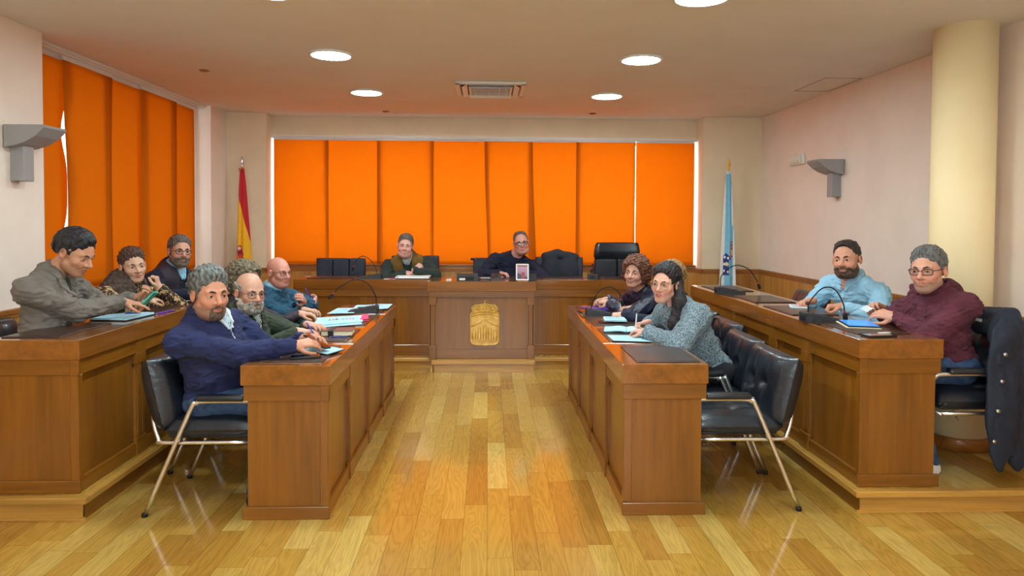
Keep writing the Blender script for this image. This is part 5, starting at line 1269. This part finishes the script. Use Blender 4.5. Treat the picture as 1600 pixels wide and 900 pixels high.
def vest(c,mat,fur=False,name='vest',o=.018,open_=.045,arm=.085,length=.0,tuck=.0):
    pel,nb,up,tf,tr,B,shl=[c[k] for k in('pel','nb','up','tf','tr','B','shl')]; TL=np.linalg.norm(nb-pel)
    F=Field(); F.add(union([Ell(pel+up*TL*.34+tf*.018,(.155+o,.118+o,.175+o),B,.06),Ell(pel+up*TL*.68+tf*.005,(.165+o,.118+o,.185+o),B,.06),Cap(shl[0]*.8+shl[1]*.2,shl[1]*.8+shl[0]*.2,.062+o,.062+o,.05),Cap(nb-up*.0-tf*.01,nb-up*.03+tf*.03,.075+o,.07+o,.04)]),.02); sd=c['seed']
    def post(p,d):
        q=p-nb; x=q@tr; y=q@tf; z=q@up
        d=d+(.006 if fur else .004)*wob(p,60 if fur else 30,sd)+(.004*wob(p,160,sd) if fur else 0)
        d=smax(d,-np.where(y>.0,np.abs(x)-open_*np.clip(1+z/ .5,.35,1.3),.2)*-1*-1 if False else -(np.maximum(np.abs(x)-open_*np.clip(1+z/.35,.1,1.2),-(y-.02))),.008)
        for s_ in shl: d=smax(d,-(np.linalg.norm((p-(s_+(s_-(shl[0]+shl[1])/2)*.25-up*.03)),axis=1)-arm),.01)
        d=smax(d,-Cap(nb-up*.02,c['nk1'],c['neckr']+.014,c['neckr']+.03)[0](p),.008); return d
    F.post=post; V,Q=mesh_field(F,.0055); np_obj(name,V,Q,mat,c['root'])
def watch(c,i,mat='steel'):
    A=c['A'][i]; W=A[2]; d=nrm(A[2]-A[1]); u=nrm(np.cross(d,V3(0,0,1))); w=np.cross(u,d); p=W-d*.022
    MB().tube([p+(u*math.cos(a)+w*math.sin(a))*.031 for a in np.linspace(0,2*PI,17)[:-1]],.005,8,closed=True).obj('watch_strap',mat,c['root'])
def held_pen(c,i,col='white_pl',ln=.13,lean=(0,0,1)):
    A=c['A'][i]; W,d,n=A[2],nrm(A[3]),nrm(A[4]); p=W+d*.095+n*.02; dr=nrm(V3(*lean)); return p-dr*.035,p+dr*(ln-.035)
M['skin_plain']=plain('throat_skin',S(206,146,118),.5)
# 1 man in taupe jacket looking at his phone
c=person('man in a taupe jacket looking down at a phone, outer left desk',84,(-2.62,4.08,.725),(-2.525,4.10,1.215),(-2.405,4.11,1.345),84,26,0,top='taupe',topname='jacket',leg='dark_trs',hs=1.06,feet=.12,wid=.185,armr=1.3,fold=.008,fat=.0,
  hd=dict(nose=1.15,gaze=10,eye=.0022,iris=S(40,28,20)),hair=dict(style='short',col=S(26,24,30),t=.014,top=.010,amp=.005,fr=75,seed=2,nape=-.075),brow=S(24,20,20),skin=S(192,138,108),beard=dict(stub=S(150,112,92),sa=.4),sleeve=.03,
  arms=[dict(w=(-2.235,4.30,1.035),d=(.8,.35,-.15),n=(0,0,-1),pose='point',pole=(-.1,-.45,-.9)),dict(w=(-2.255,4.50,1.035),d=(.75,-.1,.35),n=(.0,-.6,.7),pose='grip',pole=(-.3,.8,-.5))],
  extras=lambda c:(neckline(c,'olive',.13,.030,'taupe',.026,.012,True,.014,.040),buttons(c,'taupe',(-.17,-.24),.02),placket(c,'taupe',-.13,-.32,.024)))
R_=Matrix.Rotation(math.radians(-48),3,'Y')@Rz(math.radians(8))
phone(-2.155,4.43,1.02,0,'phone in a teal case held by the man in the taupe jacket',.16,.078,'phone','teal',.010,R=R_)
# 2 woman in leopard print
c=person('woman with short brown hair in a fur vest over leopard print sleeves, chin on hand',80,(-2.66,4.95,.725),(-2.555,4.95,1.075),(-2.495,4.94,1.215),44,4,-6,top='leopard',topname='blouse',leg='dark_trs',hs=.97,feet=.12,wid=.175,armr=1.5,fold=.007,neckr=.048,sex='f',res=.0046,
  hd=dict(nose=.95,w=.98,jaw=.95,iris=S(60,50,40),gaze=-8,eye=.0042,lip=S(176,96,88)),hair=dict(style='short',col=S(52,32,26),col2=S(96,62,48),t=.015,top=.012,amp=.006,fr=70,seed=5,side=-.035,nape=-.085,line=-.006),brow=S(90,66,50),skin=S(206,160,132),sleeve=.03,
  arms=[dict(w=(-2.27,4.66,1.0),d=(.3,.9,0),n=(0,0,-1),pose='relax',pole=(-.1,-.9,-.4)),dict(w=(-2.315,4.93,1.055),d=(-.12,-.05,1),n=(-.9,-.2,.1),pose='fist',pole=(.4,.6,-.6))],
  extras=lambda c: vest(c,'brown_fur',True,'fur_vest',.030,.05,.075))
# 3 bearded man in glasses
c=person('bearded man with black glasses in a navy jumper and padded vest, outer left desk',78,(-2.70,5.68,.725),(-2.545,5.66,1.135),(-2.47,5.62,1.285),42,0,3,top='black_navy',leg='dark_trs',hs=1.0,feet=.12,wid=.20,armr=1.25,fat=.02,res=.005,
  hd=dict(nose=1.05,gaze=-10,iris=S(40,30,24),eye=.004),hair=dict(style='short',col=S(66,56,50),col2=S(112,100,92),t=.012,top=.006,amp=.0055,fr=80,seed=3,line=.006),brow=S(50,38,32),skin=S(200,146,122),beard=dict(col=S(112,98,86),stub=S(120,100,88),t=.008),
  arms=[dict(w=(-2.25,5.40,.985),d=(.3,.9,-.1),n=(0,0,-1),pose='relax',pole=(-.2,-.8,-.4)),dict(w=(-2.30,5.62,.985),d=(.2,-.9,-.1),n=(0,0,-1),pose='relax',pole=(.2,.8,-.4))],
  glass=dict(w=.026,h=.017,sq=3.2,r=.0022),extras=lambda c: (neckline(c,'ltblue',.07,.03,'ltblue',.012,.012,True,.012,.030),vest(c,'dark_vest',False,'padded_vest',.020,.06,.09)))
# 4 man in the navy sweater
c=person('grey-haired man in a navy zip sweater, nearest at the inner left desk',72,(-1.50,3.86,.60),(-1.555,3.83,1.005),(-1.492,3.755,1.145),46,4,0,top='navy',leg='jeans',hs=1.10,wid=.215,armr=1.34,fat=.055,chest=.015,fold=.008,neckr=.062,bodyh=1.04,res=.0040,
  hd=dict(nose=1.2,w=.96,jaw=1.05,gaze=-6,iris=S(44,30,22),eye=.0042,fat=.003,brow=.0042),hair=dict(style='quiff',col=S(46,46,46),col2=S(130,132,128),t=.018,top=.014,amp=.006,fr=62,seed=8,nape=-.095,side=-.030,mf=80),brow=S(36,30,28),skin=S(202,140,110),beard=dict(stub=S(118,92,78),sa=.75,col=S(92,74,64),t=.0018,full=0),sleeve=.022,
  arms=[dict(w=(-1.045,3.745,.868),d=(.9,.28,.16),n=(0,.45,-.9),pose='relax',pole=(-.05,-.35,-.95)),dict(w=(-1.045,3.93,.872),d=(.9,-.22,.18),n=(0,-.5,-.85),pose='relax',pole=(0,.4,-.9))],
  extras=lambda c:(neckline(c,'striped',.11,.040,'white_cot',.010,.010,True,.014,.030,'navy'),zipper(c,'steel',-.11,-.19)))
phone(-.945,3.84,.868,0,'phone held between the hands of the man in the navy sweater',.075,.15,R=Matrix.Rotation(math.radians(28),3,'Y')@Rz(1.3))
# 5 man in the olive jacket
c=person('balding man with grey beard and brown glasses in an olive jacket, inner left desk',72,(-1.60,4.47,.60),(-1.555,4.42,.93),(-1.485,4.36,1.088),46,5,2,top='olive',topname='jacket',leg='dark_trs',hs=1.0,wid=.20,armr=1.2,fat=.04,fold=.006,neckr=.058,
  hd=dict(nose=1.15,gaze=-8,iris=S(60,50,44),eye=.004,fat=.004),hair=dict(style='ring',col=S(120,116,108),col2=S(176,172,164),t=.012,amp=.004,fr=80,seed=4,ringz=.055,rec=1,line=.02,side=-.02,crown=True,scalp=S(176,140,122),sca=.3),brow=S(90,78,70),skin=S(208,154,130),beard=dict(col=S(176,170,160),stub=S(160,146,134),t=.009),
  arms=[dict(w=(-1.16,4.22,.865),d=(.9,.2,.0),n=(0,0,-1),pose='relax',pole=(-.1,-.7,-.6)),dict(w=(-1.17,4.50,.865),d=(.8,-.4,0),n=(0,0,-1),pose='relax',pole=(0,.8,-.5))],
  glass=dict(col='glass_brown',w=.026,h=.018,sq=2.6,r=.0018),extras=lambda c:(neckline(c,'checked',.14,.042,'olive',.028,.013,True,.014,.040),))
pen((-1.02,4.15,.835),(-1.10,4.22,.92),'pen held over the desk by the man in the olive jacket','blue_pl')
# 6 hidden curly-haired person
c=person('person with curly grey-brown hair, hidden behind the man in the olive jacket',85,(-1.88,5.12,.60),(-1.82,5.10,.94),(-1.745,5.05,1.10),70,0,0,top='dark_vest',leg='dark_trs',hs=1.0,res=.006,sex='f',
  hair=dict(style='curly',col=S(70,60,46),col2=S(138,124,96),t=.030,amp=.010,fr=55,seed=6,mf=70,bot=-.09,front=-.03,R=.20,blobs=[((0,-.03,.06),(.11,.12,.085)),((0,-.07,.0),(.11,.09,.10))]),skin=S(205,155,130),
  arms=[dict(w=(-1.36,5.02,.865),d=(.9,.1,0),n=(0,0,-1),pose='relax'),dict(w=(-1.38,5.22,.865),d=(.9,-.1,0),n=(0,0,-1),pose='relax')])
# 7 bald man, arms crossed
c=person('bald man with brown glasses in a teal blue sweatshirt, arms crossed, inner left desk',82,(-1.82,5.84,.60),(-1.80,5.80,.945),(-1.722,5.755,1.108),56,3,0,top='teal_sweat',leg='jeans',hs=1.02,wid=.20,armr=1.35,fat=.04,fold=.009,neckr=.060,res=.0048,
  hd=dict(nose=1.1,gaze=-22,iris=S(60,70,80),eye=.0036,fat=.006),hair=dict(scalp=S(196,136,118),sca=.4),brow=S(150,110,90),skin=S(212,146,126),sleeve=.035,
  arms=[dict(w=(-1.46,5.80,.845),d=(.05,.9,.25),n=(-.8,.0,.2),pose='relax',pole=(.65,-.75,-.55)),dict(w=(-1.50,5.66,.875),d=(.1,-.75,.45),n=(-.8,0,-.2),pose='relax',pole=(.7,.75,-.4))],
  glass=dict(col='glass_brown',w=.025,h=.016,sq=3,r=.0018),extras=lambda c: (neckline(c,None,.05,.03,None,band=True,bo=.013,br=.032,collar='ltblue'),watch(c,0)))
pen((-1.43,5.64,.90),(-1.475,5.62,.99),'blue pen in the hand of the bald man','blue_pl')
# 8 smiling man behind the bench
c=person('smiling man in an olive vest over dark green, leaning on the presiding bench',6,(-.90,7.98,.725),(-.915,7.80,1.115),(-.918,7.68,1.258),4,2,6,top='dkgreen',leg='dark_trs',hs=1.04,feet=.12,wid=.21,armr=1.35,fat=.05,res=.005,
  hd=dict(nose=1.05,smile=1,teeth=1,eye=.0030,fat=.006,jaw=1.05),hair=dict(style='short',col=S(70,60,54),col2=S(110,98,90),t=.010,top=.008,amp=.003,fr=80,seed=3),brow=S(60,48,42),skin=S(210,156,142),
  arms=[dict(w=(-.90,7.56,.965),d=(.95,-.05,.05),n=(0,.2,-1),pose='relax',pole=(-.8,-.3,-.5)),dict(w=(-.80,7.50,1.005),d=(.55,.25,.45),n=(.3,.7,-.6),pose='fist',pole=(.9,-.2,-.5))],
  extras=lambda c: (neckline(c,'checked',.05,.026,'checked',.012,.010,True,.010,.026),vest(c,'vest_olive',False,'vest',.024,.055,.085)))
# 9 man in glasses behind the bench
c=person('man in glasses and dark blue sweater behind the framed photograph, presiding bench',4,(.22,8.02,.725),(.305,7.86,1.135),(.368,7.755,1.292),2,0,-8,top='black_navy',leg='dark_trs',hs=1.04,feet=.12,wid=.215,armr=1.35,fat=.05,res=.005,
  hd=dict(nose=1.1,gaze=0,eye=.0042,fat=.004,jaw=1.05),hair=dict(style='short',col=S(96,80,74),t=.0055,amp=.0015,fr=90,seed=4,line=.035,rec=.6,scalp=S(150,120,108),sca=.5),brow=S(90,66,58),skin=S(200,142,128),
  arms=[dict(w=(.12,7.58,.965),d=(.7,-.5,0),n=(0,0,-1),pose='relax',pole=(-.8,-.1,-.5)),dict(w=(.42,7.55,.965),d=(-.6,-.5,0),n=(0,0,-1),pose='relax',pole=(.9,-.1,-.5))],
  glass=dict(w=.025,h=.017,sq=2.6,r=.0028),neckr=.060)
# 10 curly woman in puffer
c=person('curly-haired woman in a navy puffer jacket, farthest at the inner right desk',-76,(1.56,5.72,.60),(1.262,5.64,.975),(1.192,5.565,1.128),-34,0,4,top='puffer',topname='puffer_jacket',leg='dark_trs',hs=.99,wid=.18,armr=1.45,fat=.01,fold=.005,sex='f',neckr=.05,res=.0046,
  hd=dict(nose=1.1,smile=1,teeth=1,gaze=10,eye=.0046,lip=S(180,104,96)),hair=dict(style='curly',col=S(66,38,28),col2=S(140,84,60),t=.026,amp=.011,fr=62,seed=9,mf=90,bot=-.105,front=-.035,R=.20,blobs=[((0,-.02,.06),(.105,.11,.085)),((.02,-.05,-.02),(.112,.09,.085)),((-.01,-.05,-.02),(.112,.09,.08))]),brow=S(90,60,44),skin=S(206,152,128),
  arms=[dict(w=(1.02,5.86,.875),d=(-.8,-.15,.0),n=(.1,-.3,-.9),pose='relax',pole=(.2,.8,-.4)),dict(w=(1.00,5.62,.875),d=(-.7,.5,.1),n=(.2,.3,-.9),pose='fist',pole=(-.1,-.8,-.5))],
  )
# 11 blonde woman mostly hidden
c=person('blonde woman in a navy sweatshirt writing, mostly hidden behind the glasses woman',-84,(1.58,5.10,.60),(1.41,5.06,.945),(1.335,5.02,1.122),-50,8,0,top='navy_dark',leg='dark_trs',hs=.96,wid=.175,armr=1.15,sex='f',neckr=.048,res=.005,
  hair=dict(style='long',col=S(190,150,96),col2=S(120,84,50),t=.030,amp=.005,fr=70,seed=3,R=.30,C=(0,-.02,-.06),bot=-.26,front=-.06,locks=[((-.085,-.03,.0),(-.105,.02,-.20),.042,.030),((.085,-.03,.0),(.095,.02,-.20),.042,.028),((0,-.08,-.02),(0,-.07,-.20),.05,.04)]),skin=S(214,164,140),
  arms=[dict(w=(1.14,5.42,.855),d=(-.85,.1,.02),n=(0,-.3,-.9),pose='pen',pole=(.1,.8,-.5)),dict(w=(1.02,5.14,.845),d=(-.95,.05,.0),n=(0,.2,-1),pose='fist',pole=(.1,-.9,-.4))])
a_,b_=held_pen(c,0,lean=(.05,-.0,1)); pen(tuple(a_),tuple(b_),'pale pen upright in the blonde woman\'s hand','white_pl')
# 12 woman in grey wool coat
def gw(c):
    FH=Field(); nb=c['nb']; H=c['H2W']
    # long dark hair over the shoulder, blonde-streaked at the back
    sd=2
    a=[H((-.066,-.050,.00)),nb-c['tr']*.085+c['tf']*.030+c['up']*.015,nb-c['tr']*.070+c['tf']*.125-c['up']*.085,nb-c['tr']*.055+c['tf']*.165-c['up']*.20]
    pr=[Cap(a[0],a[1],.036,.040,.03),Cap(a[1],a[2],.040,.036,.03),Cap(a[2],a[3],.036,.018,.03)]
    FH.add(union(pr),.01); FH.post=lambda p,d:d+.005*wob((p@c['B'].T)*np.array([1,1,.25]),120,1)+.003*wob((p@c['B'].T)*np.array([1,1,.25]),260,2)
    V,Q=mesh_field(FH,.0042); np_obj('hair_lock',V,Q,hair_mat(S(34,26,28)),c['root'])
c=person('woman in round pale glasses and grey wool coat, nearest at the inner right desk',-72,(1.44,4.44,.60),(1.225,4.41,1.010),(1.128,4.365,1.150),-38,2,4,top='grey_wool',topname='coat',leg='dark_trs',hs=1.0,wid=.18,armr=1.55,fat=.02,fold=.007,sex='f',neckr=.048,res=.0038,
  hd=dict(nose=.95,w=.95,jaw=.85,gaze=18,eye=.0054,iris=S(50,34,26),lip=S(190,104,100),brow=.0034),hair=dict(style='long',col=S(30,24,26),col2=S(176,136,92),grad='back',go=-.045,gs=14,t=.024,amp=.005,fr=70,seed=7,mf=110,R=.30,C=(0,-.03,-.07),bot=-.26,front=-.01,line=.006,res=.004,locks=[((-.02,-.075,.05),(-.02,-.10,-.10),.06,.05),((-.02,-.10,-.10),(-.02,-.10,-.24),.05,.03),((-.055,-.055,.03),(-.062,-.06,-.11),.035,.04),((.06,-.03,.03),(.068,-.02,-.10),.028,.02)]),brow=S(40,28,26),skin=S(220,164,142),sleeve=.03,
  arms=[dict(w=(1.085,4.62,.862),d=(-.75,-.1,-.1),n=(0,-.35,-.9),pose='pen',pole=(.0,.8,-.45)),dict(w=(1.00,4.30,.850),d=(-.55,.8,.0),n=(0,.0,-1),pose='relax',pole=(.0,-.9,-.5))],
  glass=dict(col='glass_gold',w=.0265,h=.024,sq=2.,r=.0018,dz=-.004),extras=gw)
a_,b_=held_pen(c,0,lean=(.08,.0,1)); pen(tuple(a_),tuple(b_),'pale pen upright in the hand of the woman in grey wool','white_pl')
# 13 man in light blue shirt
c=person('dark-bearded man in a light blue shirt, writing at the outer right desk',-68,(2.84,5.02,.725),(2.625,4.90,1.135),(2.545,4.825,1.283),-46,2,-4,top='ltblue',topname='shirt',leg='dark_trs',hs=1.06,feet=.12,wid=.205,armr=1.3,fat=.03,fold=.008,neckr=.062,
  hd=dict(nose=1.0,w=1.03,jaw=1.1,smile=1,gaze=8,eye=.0040,iris=S(50,36,26),fat=.006,brow=.0045),hair=dict(style='short',col=S(52,38,34),t=.006,amp=.003,fr=90,seed=5,line=.022,rec=.3,scalp=S(120,90,76),sca=.6,side=-.03),brow=S(50,34,28),skin=S(212,150,122),beard=dict(col=S(84,60,48),stub=S(110,82,66),sa=.9,t=.0025),sleeve=.03,
  arms=[dict(w=(2.36,4.94,.975),d=(-.9,-.1,-.1),n=(0,-.3,-.9),pose='pen',pole=(.1,.8,-.5)),dict(w=(2.44,4.66,.968),d=(-.85,.35,.0),n=(0,0,-1),pose='fist',pole=(.1,-.85,-.5))],
  extras=lambda c:(neckline(c,'skin_plain',.06,.024,'ltblue',.020,.010,True,.013,.036),placket(c,'ltblue',-.06,-.32,.015),buttons(c,'white_pl',(-.09,-.16,-.23))))
# 14 man in maroon hoodie
c=person('man with black glasses in a maroon hoodie, outer right desk',-66,(2.66,3.93,.725),(2.635,4.01,1.115),(2.565,3.945,1.268),-54,2,-3,top='maroon',topname='hoodie',leg='jeans',hs=1.09,feet=.12,knee=-.20,wid=.195,armr=1.36,fat=.035,fold=.009,neckr=.060,res=.0040,shoe='shoe_white',
  hd=dict(nose=1.05,w=1.0,smile=0,gaze=12,eye=.0042,iris=S(50,40,34),brow=.0040),hair=dict(style='quiff',col=S(52,52,54),col2=S(128,128,126),t=.012,top=.010,amp=.004,fr=80,seed=11,side=-.025,mf=90),brow=S(56,44,38),skin=S(214,154,128),beard=dict(stub=S(146,118,102),sa=.75),sleeve=.03,
  arms=[dict(w=(2.50,4.30,1.005),d=(-.8,-.35,.25),n=(-.1,-.6,-.8),pose='grip',pole=(.1,.85,-.5)),dict(w=(2.42,4.01,.985),d=(-.7,.6,.2),n=(.1,.7,-.7),pose='relax',pole=(.0,-.9,-.45))],
  glass=dict(w=.025,h=.0155,sq=3.2,r=.0022),extras=hood)
t=thing('face_mask','thin white card between the fingers of the man in the maroon hoodie','card',(2.36,4.22,1.0)); MB().box((2.35,4.20,1.012),(.07,.045,.002),.0005,rot=Matrix.Rotation(.5,3,'X')@Rz(.6)).obj('card','paper',t)

# jackets and bag on chairs
def cloth_thing(name,label,cat,loc,prims,mat,amp=.010,fr=32,seed=1,h=.006,cut=None,parts=None):
    r=thing(name,label,cat,loc); F=Field(); F.add(union(prims),.01)
    def post(p,d):
        d=d+amp*wob(p*np.array([1,1,.45]),fr,seed)+amp*.4*wob(p*np.array([1,1,.6]),fr*2.2,seed+2)
        return cut(p,d) if cut else d
    F.post=post; V,Q=mesh_field(F,h); np_obj('fabric',V,Q,mat,r)
    if parts: parts(r)
    return r
M['coat_navy']=cloth_mat('coat_navy_cloth',S(26,36,54),.8,10,.7,.3,200); M['jacket_grey']=cloth_mat('charcoal_jacket',S(44,48,58),.85)
def coat_parts(r):
    for x,z in((2.765,.845),(2.75,.70),(2.733,.54),(2.715,.376)): MB().lathe([(.009,-.006),(.011,0),(.009,.004)],(x,3.585,z),12,ax=1).obj('snap_button','steel',r)
    b=MB(); b.box((2.815,3.86,.985),(.004,.05,.03),.001); b.obj('care_label','paper',r)
cloth_thing('coat','dark navy coat with snap buttons hung over the hoodie man\'s chair','coat',(2.86,3.8,.14),
  [Cap((2.93,4.10,.985),(2.90,3.74,1.015),.055,.06,.04),Cap((2.845,4.08,.93),(2.83,3.74,.96),.036,.042,.04),Cap((2.88,3.74,1.0),(2.80,3.66,.93),.055,.06,.04),
   Ell((2.785,3.63,.62),(.085,.032,.43),None,.04),Ell((2.91,3.66,.60),(.09,.04,.42),None,.04),Ell((2.97,3.90,.72),(.04,.22,.30),None,.04),Cap((2.835,3.70,.95),(2.80,3.72,.72),.035,.03,.03)],'coat_navy',.009,34,3,.006,parts=coat_parts)
cloth_thing('jacket','charcoal jacket draped over the back of a navy chair behind the bench','jacket',(.83,8.05,.80),
  [Ell((.73,8.04,.95),(.12,.065,.215),None,.02),Ell((.94,8.04,.95),(.12,.065,.215),None,.02),Cap((.66,8.05,1.13),(.80,8.05,1.16),.045,.05,.03),Cap((.83,8.05,1.155),(1.02,8.05,1.12),.05,.045,.03)],'jacket_grey',.005,26,2,.006)
def bagparts(r):
    MB().tube([(1.56,4.80,.74),(1.585,4.78,.86),(1.60,4.72,.86),(1.60,4.68,.74)],.008,8,smooth_n=5).obj('handle','rubber',r)
M['lace']=noise_mat('black_grey_patterned_bag',S(18,20,24),S(110,116,124),75,.6,.3,120,detail=5)
cloth_thing('handbag','black and grey patterned bag beside the woman in grey wool','bag',(1.57,4.75,.52),[Ell((1.575,4.74,.63),(.055,.10,.12),None,.02),Ell((1.575,4.74,.57),(.06,.11,.07),None,.03)],'lace',.004,40,1,.005,parts=bagparts)
EXPO=0.30
# ------------------------------------------------------------------ light and camera
w=bpy.data.worlds.new('overcast_sky'); sc.world=w; w.use_nodes=True
bg=w.node_tree.nodes['Background']; bg.inputs[0].default_value=(.82,.94,1,1); bg.inputs[1].default_value=7.0
cam=bpy.data.cameras.new('camera'); co=bpy.data.objects.new('camera',cam); COL.objects.link(co); sc.camera=co
cam.sensor_width=36; cam.sensor_fit='HORIZONTAL'; cam.lens=1080/1600*36; cam.shift_y=-76/1600; cam.clip_start=.05
yaw,pitch,roll=math.radians(1.96),math.radians(1.6),math.radians(.3)
f=Vector((math.sin(yaw)*math.cos(pitch),math.cos(yaw)*math.cos(pitch),-math.sin(pitch))); r=Vector((math.cos(yaw),-math.sin(yaw),0)); u=r.cross(f)
r2=r*math.cos(roll)+u*math.sin(roll); u2=-r*math.sin(roll)+u*math.cos(roll)
mw=Matrix((r2,u2,-f)).transposed().to_4x4(); mw.translation=Vector((0,0,1.55)); co.matrix_world=mw
vs=sc.view_settings; vs.view_transform='Standard'; vs.look='None'; vs.gamma=1; vs.use_curve_mapping=False; vs.exposure=EXPO
